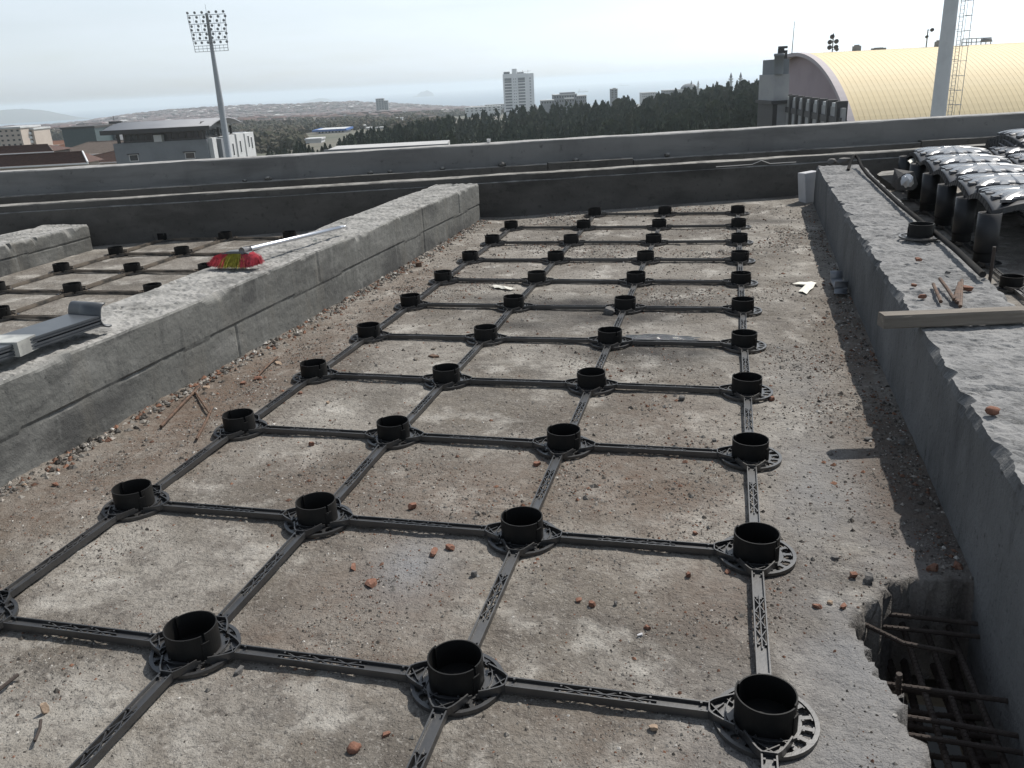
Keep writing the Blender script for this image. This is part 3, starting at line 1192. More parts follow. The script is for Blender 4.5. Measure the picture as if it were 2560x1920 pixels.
for RI, (yy, zz, dy) in enumerate(((0.485, -0.055, 0.0), (0.455, -0.070, 0.006), (0.245, -0.06, -0.008), (0.175, -0.075, -0.02), (0.135, -0.085, -0.01), (0.02, -0.075, -0.02))):
    rebar([(0.17, yy + 0.01, zz), (0.35, yy + dy * .3, zz + 0.004), (0.56, yy + dy, zz)], 0.0052, 'rusty steel cross bar in the opening, %s from the shaded brick lumps' % ORD[RI], 'cross bars in the opening')
for RI, (xx, zz) in enumerate(((0.425, -0.095), (0.375, -0.10), (0.325, -0.095))):
    rebar([(xx, 0.62, zz), (xx + 0.008, 0.2, zz - 0.005), (xx + 0.004, -0.5, zz)], 0.0065, 'dark lengthwise steel bar below the cross bars in the opening, %s from the beam' % ORD[RI], 'lengthwise bars in the opening')
for RI, (xx, dx_, zz) in enumerate(((0.30, 0.02, -0.19), (0.345, -0.01, -0.20), (0.40, 0.015, -0.195), (0.455, -0.02, -0.19))):
    rebar([(xx, 0.62, zz), (xx + dx_, 0.25, zz - 0.008), (xx - dx_, -0.5, zz)], 0.0085, 'thick dark lengthwise bar deep in the opening, %s from the broken slab edge' % ORD[RI], 'deep bars in the opening')
for RI, (yy, zz) in enumerate(((0.40, -0.175), (0.33, -0.18), (0.285, -0.178), (0.21, -0.18), (0.10, -0.182), (0.05, -0.178))):
    rebar([(0.17, yy, zz), (0.36, yy + rr.uniform(-.012, .012), zz - 0.004), (0.56, yy + rr.uniform(-.02, .02), zz)], 0.006, 'deep dark cross bar in the opening, %s from the shaded brick lumps' % ORD[RI], 'deep cross bars in the opening')
rebar([(0.215, 0.40, -0.02), (0.30, 0.375, -0.045), (0.40, 0.365, -0.05)], 0.005, 'short bent steel bar sticking out of the broken slab edge', None)
rebar([(0.255, 0.23, -0.11), (0.262, 0.21, -0.05), (0.258, 0.205, 0.004)], 0.006, 'stub of steel bar pointing up at the edge of the opening', None)
# timber formwork under the slab
for BI, (x0, x1, y0, y1) in enumerate(((0.27, 0.60, 0.50, 0.60), (0.44, 0.56, -0.8, 0.5), (0.12, 0.30, -0.8, 0.16))):
    mb = MB()
    mb.box((x0, y0, -0.30), (x1, y1, -0.262))
    tag(mb.build('shutter_board', M_WOOD), ('timber shuttering board under the slab by the shaded brick lumps', 'timber shuttering board under the opening along the beam',
                                            'timber shuttering board under the broken slab edge')[BI], 'board')

# ------------------------------------------------------------------ things lying on the beam with the plank
# plank
T0 = Vector((0.395, 1.50, 0))
T1 = Vector((0.800, 1.59, 0))
mb = MB()
nseg = 24
P = []
ax = (T1 - T0).normalized()
sd = Vector((-ax.y, ax.x, 0))
Lp = 0.455
for k in range(nseg + 1):
    t = k / nseg
    wv = 0.002 * fbm(t * 9, 0.4, 0, 3)
    e = 0.006 * max(0, (t - 0.94) / 0.06)
    ring = [(-0.026, 0.0 + e), (-0.028 + wv, 0.004), (-0.027 + wv, 0.036), (-0.024, 0.042 - e), (0.0, 0.043 - e + wv), (0.024, 0.042), (0.027, 0.037), (0.027, 0.003), (0.024, 0.0), (-0.026, 0.0 + e)]
    P.append([(t * Lp, a_, z_) for a_, z_ in ring])
mb.grid(P)
for row in (P[0], P[-1]):
    b_ = len(mb.v)
    mb.v += row[:-1]
    mb.f.append(tuple(range(b_, b_ + len(row) - 1)))
    mb.m.append(0)
o = mb.build('plank', M_WOOD)
o.location = (T0.x - 0.01, T0.y - 0.02, 0.343)
o.rotation_euler = (0.0, 0.0, math.atan2(ax.y, ax.x))
tag(o, 'short weathered wooden plank lying across the beam, overhanging its edge', 'plank')

# long rod with hook
mb = MB()
zr = 0.366
hook = [(0.815, 5.86, 0.355), (0.835, 5.93, 0.40), (0.86, 6.02, 0.435), (0.89, 6.10, 0.44), (0.905, 6.02, 0.42), (0.90, 5.80, zr + .02)]
rod = hook + [(0.893, 5.4, zr), (0.862, 4.0, zr - 0.004), (0.858, 3.2, zr - 0.002), (0.852, 2.6, zr), (0.842, 2.15, zr - 0.004)]
mb.tube(rod, 0.0125, 10)
tag(mb.build('hooked_rod', layered('dark_hose', (0.035, 0.035, 0.035), [((0.06, 0.055, 0.05), 20.0, 4, .5, .7, .6)], rough=0.9, spec=0.0), smooth=True),
    'long dark rod with a hooked end lying along the edge of the beam', 'rod')
mb = MB()
mb.tube([(0.905, 2.27, -0.02), (0.902, 2.268, 0.18), (0.90, 2.262, 0.445)], 0.0065, 7)
tag(mb.build('steel_pin', M_REBAR), 'upright steel pin standing beside the beam near the plank', 'pin')

# rusty rod stubs on the beam
def on_z(px, py, z):
    d = ray(px, py)
    return CAM + d * ((z - CAM.z) / d.z)


K8 = 0.1808
for (a, b, nm) in (((405, 830), (510, 1075), 0), ((490, 800), (695, 1045), 1), ((745, 870), (705, 1030), 2), ((765, 815), (728, 1070), 2), ((775, 830), (745, 1090), 2), ((800, 780), (778, 1140), 3)):
    p = on_z(2260 + a[0] * K8, 560 + a[1] * K8, 0.352)
    q = on_z(2260 + b[0] * K8, 560 + b[1] * K8, 0.352)
    mb = MB()
    lift = 0.012 if nm == 1 else 0.0
    mb.tube([p + Vector((0, 0, lift)), (p + q) / 2 + Vector((0, 0, lift * .7)), q], 0.0062, 8)
    lab = {0: 'rusty steel rod stub lying apart on the beam near the plank', 1: 'rusty steel rod stub slanting onto the small bundle on the beam',
           2: '%s rusty rod stub in the tight bundle on the beam' % {745: 'shortest', 765: 'middle', 775: 'thickest-looking lower'}.get(a[0], 'single'), 3: 'longest rusty steel rod stub at the edge of the bundle on the beam'}[nm]
    o = tag(mb.build('rod_stub', M_RUST, smooth=False), lab, 'rod', 'rod stubs on the beam' if nm == 2 else None)


def place(name, kind, px, py, z, size, m, label, cat='brick piece', group=None, rz=None, floor=True, squash=0.7, cuts=8, lift=0.35):
    d = ray(px, py)
    zz = z
    p = None
    for i in range(5):
        p = CAM + d * ((zz - CAM.z) / d.z)
        if floor:
            zz = z + slab_z(p.x, p.y)
    size = tuple(q * 0.85 for q in size) if floor else size
    if kind == 'lump':
        bm = lump(size[0], rr, 2, squash)
    else:
        bm = chunk(rr, size[0], size[1], size[2], cuts)
    zmin = min(v.co.z for v in bm.verts)
    o = bm_obj(name, bm, m, (p.x, p.y, zz - zmin - 0.10 * size[-1]), (0, 0, rz if rz is not None else rr.uniform(0, 6.28)), smooth=(kind == 'lump'))
    return tag(o, label, cat, group)


place('brick_fragment', 'chunk', 2296, 652, 0.342, (0.03, 0.02, 0.012), M_BRICK, 'small flat red brick chip on the beam before the loose collar', floor=False)
place('brick_fragment', 'chunk', 2306, 745, 0.342, (0.028, 0.022, 0.016), M_BRICK, 'dark red brick lump beside the lone rod stub on the beam', floor=False)
place('brick_fragment', 'chunk', 2283, 716, 0.342, (0.02, 0.015, 0.010), M_BRICK, 'tiny brick chip on the beam between the plank and the collar', floor=False)
place('brick_fragment', 'chunk', 2420, 726, 0.342, (0.045, 0.022, 0.016), M_BRICK, 'long brick chip touching the rod bundle on the beam', floor=False)
place('brick_fragment', 'chunk', 2368, 684, 0.342, (0.016, 0.012, 0.010), M_STONE, 'grey stone chip in the middle of the beam top behind the rods', 'stone', floor=False)
place('stone_chip', 'lump', 2480, 1038, 0.34, (0.016, 0.016, 0.012), M_BRICK, 'round reddish stone on the beam in front of the plank', 'stone', floor=False)
# piece of dark mortar and plastic bag at the far end
for px, py, s_, m_, lab in ((2105, 408, (.14, .07, .04), M_STONE, 'dark rubble lump on the far end of the beam by the hook'), (2080, 407, (.08, .06, .035), M_STONE, 'smaller rubble lump on the far end of the beam')):
    place('rubble_lump', 'chunk', px, py, 0.338, s_, m_, lab, 'rubble', floor=False, cuts=11)
bmx = lump(0.042, random.Random(5), 3, 0.75)
for v in bmx.verts:
    v.co += Vector((0, 0, 0.02 * math.sin(v.co.x * 130 + v.co.y * 90)))
pb = on_z(2268, 452, 0.30)
o = bm_obj('plastic_bag', bmx, M_BAG, pb, smooth=False)
tag(o, 'crumpled translucent plastic bag beside the hooked rod', 'bag')
pb = on_z(2235, 462, 0.2)
place('rubble_lump', 'chunk', 2222, 470, 0.16, (0.16, 0.22, 0.12), M_WALLD, 'dark heap of rubble against the beam beside the plastic bag', 'rubble', floor=False)
place('rubble_block', 'chunk', 2262, 470, 0.2, (0.16, 0.10, 0.12), M_STONE, 'grey broken block between the plastic bag and the tubes', 'block', floor=False, cuts=2)

# pale block by the far end of the beam
mb = MB()
mb.box((-0.068, -0.055, 0), (0.068, 0.055, 0.255))
o = mb.build('building_block', M_AAC)
bv = o.modifiers.new('edge', 'BEVEL')
bv.width = 0.004
p = on_z(2032, 507, 0.03)
o.location = (p.x - 0.03, p.y, 0.035)
o.rotation_euler = (math.radians(-2), math.radians(-5), math.radians(28))
tag(o, 'pale upright building block leaning by the end of the beam', 'block')

# H-shaped grey plastic piece on the floor in the beam's shade
def h_piece(L, w, t, fl, flh, m, name, loc, rz, label, tape=False, stack=1, ends=(1, 1)):
    e = empty(name, loc, rz, label, 'plastic profile')
    for q in range(stack):
        mb = MB()
        z0 = q * (t + 0.004)
        mb.box((-L / 2, -w / 2, z0), (L / 2, w / 2, z0 + t))
        for k in range(5):      # grooves along the edge of the web
            mb.box((-L / 2, -w / 2 - 0.003, z0 + 0.002), (L / 2, -w / 2 - 0.0005, z0 + t * 0.35))
            mb.box((-L / 2, -w / 2 - 0.003, z0 + t * 0.6), (L / 2, -w / 2 - 0.0005, z0 + t * 0.95))
            break
        mb.build('web', m, e)
    zt_ = stack * (t + 0.004)
    for s, on in zip((-1, 1), ends):
        if not on:
            continue
        mb = MB()
        up, dn = [], []
        for k in range(9):
            a = k / 8 * math.radians(100)
            up.append((s * (L / 2 + flh * 0.55 * (1 - math.cos(a)) * 0.9), zt_ * 0.5 + flh * math.sin(a)))
            dn.append((s * (L / 2 + flh * 0.9 * (1 - math.cos(a * 0.8))), zt_ * 0.5 - flh * 0.55 * math.sin(a)))
        path = list(reversed(dn)) + up
        P0 = [(x, -w / 2 - 0.004, z) for x, z in path]
        P1 = [(x, w / 2 + 0.004, z) for x, z in path]
        mb.grid([P0, P1])
        ob = mb.build('end_flange', m, e, smooth=True)
        so = ob.modifiers.new('t', 'SOLIDIFY')
        so.thickness = 0.006
        so.offset = 0
    if tape:
        mb = MB()
        mb.box((-0.045, -w / 2 - 0.0055, -0.003), (0.045, w / 2 + 0.0055, zt_ + 0.002), Matrix.Rotation(0.25, 4, 'Z') @ Matrix.Translation((-0.015, 0, 0)))
        mb.build('tape_band', M_TAPE, e)
    return e


pa, pb_ = on_z(1900 + 535 * .3496, 280 + 1195 * .3496, 0.03), on_z(1900 + 585 * .3496, 280 + 1290 * .3496, 0.03)
dv_ = pb_ - pa
h_piece(0.20, 0.055, 0.012, 0.04, 0.04, layered('sunlit_tone_pvc', (0.17, 0.18, 0.20), rough=0.35, spec=0.5), 'plastic_profile', ((pa.x + pb_.x) / 2, (pa.y + pb_.y) / 2, zf(pa.y) + 0.03), math.atan2(dv_.y, dv_.x), 'small grey plastic H-profile on the floor in the shade of the beam')  # lighter colour than the other PVC, painting in sunlight on the web
# taped stack on the broom beam
A_ = on_z(238, 790, 0.40)
B_ = on_z(0, 868, 0.40)
d_ = (A_ - B_).normalized()
Ls = 0.62
ctr = A_ - d_ * (Ls / 2 + 0.01)
h_piece(Ls, 0.145, 0.018, 0.05, 0.055, M_GREYP, 'plastic_profile', (ctr.x - 0.075 * -d_.y - 0.097, ctr.y + 0.075 * d_.x * 0.9 - 0.024, 0.372), math.atan2(d_.y, d_.x),
        'stack of grey plastic profiles bound with white tape on the beam edge', tape=True, stack=2, ends=(0, 1))

# ------------------------------------------------------------------ broom
def make_broom():
    e = empty('broom', (0, 0, 0), 0, 'aluminium-handled broom with red and yellow bristles lying on the beam', 'broom')
    a = on_z(535, 668, 0.345)
    b = on_z(648, 668, 0.345)
    axd = Vector((b.x - a.x, b.y - a.y, 0)).normalized()
    mid = (a + b) / 2
    # the head lies on the bristle tips, its back away from the camera
    up = Vector((0, 0, 1))
    back = Vector((-axd.y, axd.x, 0))
    hc = mid + up * 0.066 + back * 0.03
    Wd = 0.094
    mb = MB()
    T = Matrix((axd, back, up)).transposed().to_4x4()
    T.translation = hc
    mb.grid([[T @ Vector((-Wd * .8 + 2 * Wd * .8 * k / 16, s, 0.010 - 0.012 * abs(-1 + 2 * k / 16) ** 3 - (0.012 if q else 0))) for k in range(17)] for s, q in ((-.022, 1), (-.026, 0), (-.022, 0), (.022, 0), (.026, 1), (-.022, 1))])
    hd = mb.build('broom_head', plain('broom_grey', (0.10, 0.105, 0.11), 0.5), e, smooth=True)
    rb = random.Random(9)
    for nm, m, lo, hi in (('red_bristles', M_RED, -1.0, -0.45), ('yellow_bristles', M_YEL, -0.5, 0.4), ('red_bristles', M_RED, 0.35, 1.0)):
        mb = MB()
        for q in range(900):
            t = rb.uniform(lo, hi)
            s = rb.uniform(-.02, .02)
            x0 = t * Wd * 0.78
            x1 = t * Wd * 1.34 + rb.gauss(0, 0.009)
            y1 = s * 2.2 - 0.03 + rb.gauss(0, 0.008)
            z1 = -0.064 + abs(rb.gauss(0, .006)) + 0.012 * abs(t) ** 3
            p0 = T @ Vector((x0, s, 0.0))
            p2 = T @ Vector((x1, y1, z1))
            p1 = (p0 + p2) / 2 + axd * t * 0.014 + up * 0.004
            mb.tube([p0, p1, p2], [0.0010, 0.0010, 0.0008], 3, cap=False)
        mb.build(nm, m, e)
    h0 = T @ Vector((0.045, 0.0, 0.012))
    h1 = on_z(864, 566, 0.375)
    mb = MB()
    d = (h1 - h0)
    mb.tube([h0 - d.normalized() * 0.02, h0, h0 + d * .93], 0.0115, 12)
    mb.tube([h0 + d * .93, h0 + d * 0.97, h1], [0.0115, 0.010, 0.004], 12)
    mb.build('handle', M_ALU, e, smooth=True)
    mb = MB()
    mb.tube([h0 - d.normalized() * 0.03, h0 + d.normalized() * 0.035], [0.017, 0.014], 12)
    mb.build('socket', plain('broom_socket', (0.12, 0.12, 0.125), 0.5), e, smooth=True)


make_broom()

# ------------------------------------------------------------------ loose things on the floor
def rods(pix, r=0.0045, m=M_RUST, z=0.012):
    mb = MB()
    pts = []
    for px, py in pix:
        p = on_z(px, py, 0.01)
        pts.append((p.x, p.y, slab_z(p.x, p.y) + z))
    mb.tube(pts, r, 7)
    return mb


K = .386
tag(rods([(1295 * K, 850 + 310 * K), (1170 * K, 850 + 440 * K), (1045 * K, 850 + 575 * K)], .006).build('rusty_rod', M_RUST), 'longest rusty rod lying by the foot of the broom beam', 'rod')
tag(rods([(1268 * K, 850 + 350 * K), (1300 * K, 850 + 400 * K), (1362 * K, 850 + 492 * K)], .004).build('rusty_rod', M_RUST), 'thin rusty rod crossing from the longest rod to a bent one', 'rod')
tag(rods([(1375 * K, 850 + 450 * K), (1350 * K, 850 + 510 * K), (1275 * K, 850 + 655 * K)], .005).build('rusty_rod', M_RUST), 'bent rusty rod lying clear of the beam foot', 'rod')
tag(rods([(1800 * K, 850 + 112 * K), (1735 * K, 850 + 170 * K), (1668 * K, 850 + 240 * K)], .0045).build('rusty_rod', M_RUST), 'lone rusty rod among brick chips further along the beam foot', 'rod')
tag(rods([(0, 1755), (25, 1735), (52, 1712)], .004).build('dark_twig', M_REBAR), 'dark stick on the floor at the corner of the first row', 'stick')
tag(rods([(95, 1880), (108, 1850), (110, 1828)], .003).build('dark_twig', M_REBAR), 'thin curved dark stick on the pale floor', 'stick')

FR = [  # name kind px py size mat label
    ('clay_pebble', 'lump', 886, 1876, (0.014, 0.014, 0.016), M_BRICK, 'rounded orange clay stone lying alone on the bare floor'),
    ('brick_fragment', 'chunk', 928, 1462, (0.042, 0.026, 0.014), M_BRICK, 'flat rectangular brick slab on the grey stain'),
    ('brick_fragment', 'chunk', 1634, 1825, (0.018, 0.012, 0.012), M_TAN, 'cream-topped stone chip in front of a cross bar'),
    ('brick_fragment', 'chunk', 1031, 1272, (0.026, 0.020, 0.022), M_BRICK, 'triangular red brick piece standing behind a cross bar'),
    ('brick_fragment', 'chunk', 1085, 1386, (0.044, 0.016, 0.012), M_BRICK, 'long curved brown tile shard'),
    ('brick_fragment', 'chunk', 1125, 1372, (0.028, 0.018, 0.012), M_BRICK, 'orange brick piece at the end of the long tile shard'),
    ('brick_fragment', 'chunk', 1342, 1162, (0.032, 0.018, 0.012), M_BRICK, 'flat brick chip beside a lengthwise bar'),
    ('brick_fragment', 'chunk', 1690, 970, (0.030, 0.016, 0.012), M_BRICK, 'orange brick chip resting against a cross bar'),
    ('brick_fragment', 'chunk', 1704, 1001, (0.024, 0.02, 0.018), M_STONE, 'dark stone lump in front of the chip by the cross bar'),
    ('brick_fragment', 'chunk', 1928, 1001, (0.022, 0.02, 0.020), M_BRICK, 'dark cubic brick lump beside a holed flange'),
    ('brick_fragment', 'chunk', 778, 1114, (0.022, 0.012, 0.020), M_BRICK, 'small brick splinter standing on end'),
    ('brick_fragment', 'chunk', 2133, 1443, (0.020, 0.014, 0.014), M_BRICK, 'bright orange brick chip beside the dark stone near the opening'),
    ('stone_chip', 'chunk', 2170, 1455, (0.030, 0.024, 0.018), M_STONE, 'dark grey stone beside the orange chip near the opening'),
    ('brick_fragment', 'chunk', 2042, 1518, (0.020, 0.012, 0.008), M_BRICK, 'brick sliver near the collars by the opening'),
    ('brick_fragment', 'chunk', 2108, 1520, (0.030, 0.012, 0.009), M_BRICK, 'long brick sliver pointing to the opening'),
    ('brick_fragment', 'chunk', 2075, 1510, (0.014, 0.010, 0.008), M_TAN, 'pale brick crumb between the two slivers'),
    ('stone_chip', 'chunk', 592, 1686, (0.030, 0.012, 0.010), M_STONE, 'dark elongated stone in front of the first row'),
    ('stone_chip', 'chunk', 114, 1782, (0.016, 0.012, 0.024), M_TAN, 'pale upright stone on the pale floor'),
    ('stone_chip', 'chunk', 1185, 1440, (0.014, 0.014, 0.016), M_STONE, 'small grey stone standing near a lengthwise bar'),
    ('brick_fragment', 'chunk', 885, 1420, (0.034, 0.010, 0.008), M_BRICK, 'thin brick strip behind the grey stain'),
    ('brick_fragment', 'chunk', 965, 1838, (0.020, 0.010, 0.008), M_BRICK, 'little brick chip near the rounded orange stone'),
    ('wood_chip', 'chunk', 1712, 611, (0.16, 0.05, 0.014), M_WOOD, 'flat weathered wood chip in the far rows'),
    ('wood_chip', 'chunk', 1084, 892, (0.06, 0.03, 0.010), M_RUST, 'brown bark piece in the middle of the bay'),
    ('wood_chip', 'chunk', 1084, 873, (0.05, 0.02, 0.008), M_WOOD, 'curled grey wood shaving in the middle of the bay'),
    ('wood_chip', 'chunk', 1040, 899, (0.04, 0.014, 0.010), M_WOOD, 'small wood sliver beside the bark piece'),
    ('stone_chip', 'chunk', 1045, 668, (0.05, 0.035, 0.040), M_RUST, 'brown lump by the foot of the beam in the far rows'),
    ('stone_chip', 'chunk', 1522, 785, (0.09, 0.05, 0.03), M_STONE, 'grey scrap leaning at a collar by the damp patch'),
    ('brick_fragment', 'chunk', 1448, 1503, (0.014, 0.012, 0.010), M_BRICK, 'small rust-red chip in the brick dust'),
    ('brick_fragment', 'chunk', 1480, 1515, (0.016, 0.014, 0.012), M_BRICK, 'squarish brick chip in the brick dust'),
    ('stone_chip', 'chunk', 1600, 1590, (0.016, 0.008, 0.007), M_AAC, 'whitish stone flake below the brick dust'),
    ('brick_fragment', 'chunk', 1618, 1572, (0.018, 0.012, 0.009), M_BRICK, 'dark red chip behind the whitish flake'),
    ('brick_fragment', 'chunk', 1720, 1440, (0.018, 0.012, 0.012), M_BRICK, 'brick chip close to a holed flange'),
    ('brick_fragment', 'chunk', 1818, 1432, (0.015, 0.010, 0.010), M_BRICK, 'orange crumb touching a holed flange'),
    ('brick_fragment', 'chunk', 1538, 1512, (0.014, 0.010, 0.010), M_STONE, 'dark pebble in the brick dust'),
    ('brick_fragment', 'chunk', 1740, 1335, (0.014, 0.012, 0.010), M_BRICK, 'lone red chip beside a pale lengthwise bar'),
    ('brick_fragment', 'chunk', 62, 1218, (0.02, 0.014, 0.014), M_TAN, 'pale orange stone at the foot of the broom beam'),
    ('brick_fragment', 'chunk', 138, 1215, (0.022, 0.014, 0.012), M_BRICK, 'orange brick crumb near the foot of the broom beam'),
    ('brick_fragment', 'chunk', 420, 1005, (0.04, 0.02, 0.010), M_TAN, 'tan tile flake at the foot of the broom beam'),
    ('brick_fragment', 'chunk', 514, 972, (0.036, 0.022, 0.012), M_TAN, 'tan tile piece at the end of the longest rusty rod'),
    ('brick_fragment', 'chunk', 695, 910, (0.07, 0.022, 0.010), M_TAN, 'pale flat tile strip beside the lone rusty rod'),
    ('brick_fragment', 'chunk', 645, 948, (0.04, 0.03, 0.014), M_BRICK, 'red brick pieces at the end of the lone rusty rod'),
    ('brick_fragment', 'chunk', 610, 960, (0.03, 0.02, 0.012), M_BRICK, 'small red brick piece by the beam foot'),
    ('brick_fragment', 'chunk', 750, 985, (0.022, 0.014, 0.01), M_BRICK, 'red chip between beam foot and second collar'),
    ('brick_fragment', 'chunk', 820, 1008, (0.018, 0.014, 0.01), M_TAN, 'cream chip in a grid square of the second row'),
    ('stone_chip', 'chunk', 2170, 1100, (0.028, 0.02, 0.014), M_STONE, 'pale grey stone at the edge of the beam shadow'),
    ('stone_chip', 'chunk', 2255, 1110, (0.024, 0.018, 0.014), M_STONE, 'reddish stone inside the beam shadow'),
    ('brick_fragment', 'chunk', 1785, 1104, (0.014, 0.01, 0.01), M_STONE, 'small dark stone by the pale bars'),
    ('stone_chip', 'chunk', 2088, 1398, (0.02, 0.012, 0.008), M_STONE, 'dark flake near the orange chips by the opening'),
    ('brick_fragment', 'chunk', 2330, 1425, (0.024, 0.022, 0.02), M_BRICK, 'shaded brick lump close to the beam by the opening'),
    ('brick_fragment', 'chunk', 2395, 1420, (0.02, 0.02, 0.018), M_BRICK, 'shaded brick lump against the beam by the opening'),
]
for (nm, kd, px, py, sz, m_, lab) in FR:
    place(nm, kd, px, py, 0.0, sz, m_, lab, 'stone' if 'stone' in nm or 'pebble' in nm else 'wood piece' if 'wood' in nm else 'brick piece', cuts=3 if 'wood' in nm else 9)

# scraps of white plastic sheet
def scrap(name, pix, label, m=M_PAPER, zs=None):
    mb = MB()
    pts = []
    for i, (px, py) in enumerate(pix):
        p = on_z(px, py, 0.012)
        pts.append(Vector((p.x, p.y, slab_z(p.x, p.y) + (0.006 if zs is None else zs[i]))))
    n = len(pts)
    c = sum(pts, Vector()) / n + Vector((0, 0, 0.012))
    for i in range(n):
        a, b = pts[i], pts[(i + 1) % n]
        m1 = (a + b) / 2 + Vector((0, 0, 0.006))
        mb.tri(a, m1, c)
        mb.tri(m1, b, c)
    o = mb.build(name, m, smooth=False)
    so = o.modifiers.new('t', 'SOLIDIFY')
    so.thickness = 0.0012
    return tag(o, label, 'scrap')


K9 = .3496
scrap('plastic_scrap', [(1900 + a * K9, 280 + b * K9) for a, b in ((232, 1222), (330, 1212), (405, 1218), (380, 1255), (335, 1296), (275, 1280), (350, 1246), (300, 1234))],
      'torn white plastic scrap on the floor near the shaded beam')
scrap('plastic_scrap', [(600 + a * .3165, 400 + b * .3165) for a, b in ((1985, 990), (2060, 990), (2110, 1005), (2180, 1012), (2140, 1022), (2070, 1012), (2010, 1005))],
      'yellowish strip of scrap in a far grid square')
scrap('paper_scrap', [(2258 + a, 505 + b) for a, b in ((0, 0), (14, -5), (18, 0), (6, 6))], 'bright scrap of paper under the hooked rod', zs=(0.3, 0.31, 0.3, 0.3))
p = on_z(788, 603, 0.345)
bm = chunk(rr, 0.022, 0.014, 0.012, 4)
tag(bm_obj('paper_scrap', bm, M_PAPER, (p.x, p.y, 0.348)), 'crumpled white scrap beside the broom handle', 'scrap')

# wet patch
mb = MB()
cp = on_z(1640, 846, 0.004)
base = []
ring = []
for k in range(40):
    a = 2 * math.pi * k / 40
    q = 1 + 0.30 * fbm(math.cos(a) * 2, math.sin(a) * 2, 3.3, 3)
    x, y = cp.x + 0.19 * q * math.cos(a), cp.y + 0.050 * q * math.sin(a)
    ring.append((x, y))
mb.v = [(x, y, zf(cp.y) + 0.0085) for x, y in ring]
mb.f = [tuple(range(40))]
mb.m = [0]
M_WATER = layered('puddle_water', (0.03, 0.03, 0.03), rough=0.10, bumps=[(40.0, 0.5, 0.01), (120.0, 0.7, 0.008)], spec=0.7)
tag(mb.build('puddle', M_WATER), 'small glinting puddle under a cross bar', kind='structure')

# gravel: too fine to count
def gravel():
    rg = random.Random(77)
    V, F = [], []

    def pebble(x, y, z, r):
        b_ = len(V)
        ax_ = [rg.uniform(0.6, 1.25) * r for _ in range(3)]
        th = rg.uniform(0, 3.14)
        c_, s_ = math.cos(th), math.sin(th)
        for p in ((1, 0, 0), (-1, 0, 0), (0, 1, 0), (0, -1, 0), (0.2, 0.1, 0.75), (0, 0, -0.6)):
            px_, py_, pz_ = p[0] * ax_[0] * rg.uniform(.8, 1.2), p[1] * ax_[1] * rg.uniform(.8, 1.2), p[2] * ax_[2]
            V.append((x + px_ * c_ - py_ * s_, y + px_ * s_ + py_ * c_, z + pz_ + 0.15 * r))
        for q in ((0, 2, 4), (2, 1, 4), (1, 3, 4), (3, 0, 4), (2, 0, 5), (1, 2, 5), (3, 1, 5), (0, 3, 5)):
            F.append(tuple(b_ + k for k in q))

    cnt = 0
    while cnt < 56000:
        y = -0.75 + 7.0 * rg.random() ** 1.9
        x = rg.uniform(-2.28, 0.60)
        if x < xl(y) + 0.005 or x > xr(y) - 0.005:
            continue
        w = 0.05 + 1.7 * blob(BLOBS, x, y, 0) * max(0, 0.55 + 1.2 * fbm(x * 5, y * 5, 2, 3)) + 0.9 * max(0, fbm(x * 1.7, y * 1.7, 5, 4) - 0.08)
        if x - xl(y) < 0.12:
            w += 1.0
        if rg.random() > w:
            continue
        if x > 0.12 and y < 0.6 and inside(x, y) > -0.015:
            continue
        r = 0.0013 + 0.0030 * rg.random() ** 2.2 + (0.006 * rg.random() if rg.random() < 0.04 else 0)
        r *= 0.8 + 0.25 * max(0, y)
        pebble(x, y, slab_z(x, y), min(r, 0.011))
        cnt += 1
    for q in range(1800):            # mortar crumbs heaped along the foot of the broom beam
        y = rg.uniform(0.3, 5.6)
        fl = abs(rg.gauss(0, 0.045))
        x = xl(y) + fl + 0.004
        pebble(x, y, slab_z(x, y) + max(0, 0.12 - fl) * 0.10, rg.uniform(0.004, 0.014))
    for q in range(700):
        y = rg.uniform(-0.5, 6.0)
        x = xr(y) - abs(rg.gauss(0, 0.05)) - 0.004
        if y < 0.62 and inside(x, y) > -0.02:
            continue
        pebble(x, y, slab_z(x, y), rg.uniform(0.003, 0.009))
    me = bpy.data.meshes.new('gravel')
    me.from_pydata(V, [], F)
    me.materials.append(island_mat('gravel_mix', [(0.0, (0.15, 0.14, 0.127)), (0.26, (0.06, 0.054, 0.048)), (0.50, (0.20, 0.185, 0.165)), (0.66, (0.12, 0.068, 0.048)), (0.80, (0.29, 0.265, 0.235)), (0.89, (0.19, 0.10, 0.066)), (0.95, (0.42, 0.40, 0.37))]))
    tag(link('gravel', me), 'fine grit and brick crumbs strewn over the middle bay floor', 'gravel', kind='stuff')


gravel()

# ================================================================== beyond the roof
SEA = -130.0
RE = 6371000.0
_ctr_d, _ = hvec(1280)
SHORE = [(-400, 7600), (0, 7200), (300, 6600), (700, 5600), (1000, 5000), (1300, 4700), (1700, 4300), (2100, 4200), (2700, 4200)]


def interp(L, x):
    if x <= L[0][0]:
        return L[0][1]
    for (a, va), (b, vb) in zip(L[:-1], L[1:]):
        if x <= b:
            return va + (vb - va) * (x - a) / (b - a)
    return L[-1][1]


def px_of(x, y):
    """picture column of a bearing, used only to lay out the landscape by compass direction"""
    d = Vector((x - CAM.x, y - CAM.y, 0))
    hf = Vector((AF.x, AF.y, 0)).normalized()
    hr = Vector((hf.y, -hf.x, 0))
    b = math.atan2(d.dot(hr), d.dot(hf))
    return 1280 + FPX * math.tan(max(-1.2, min(1.2, b))) * 0.93, d.length


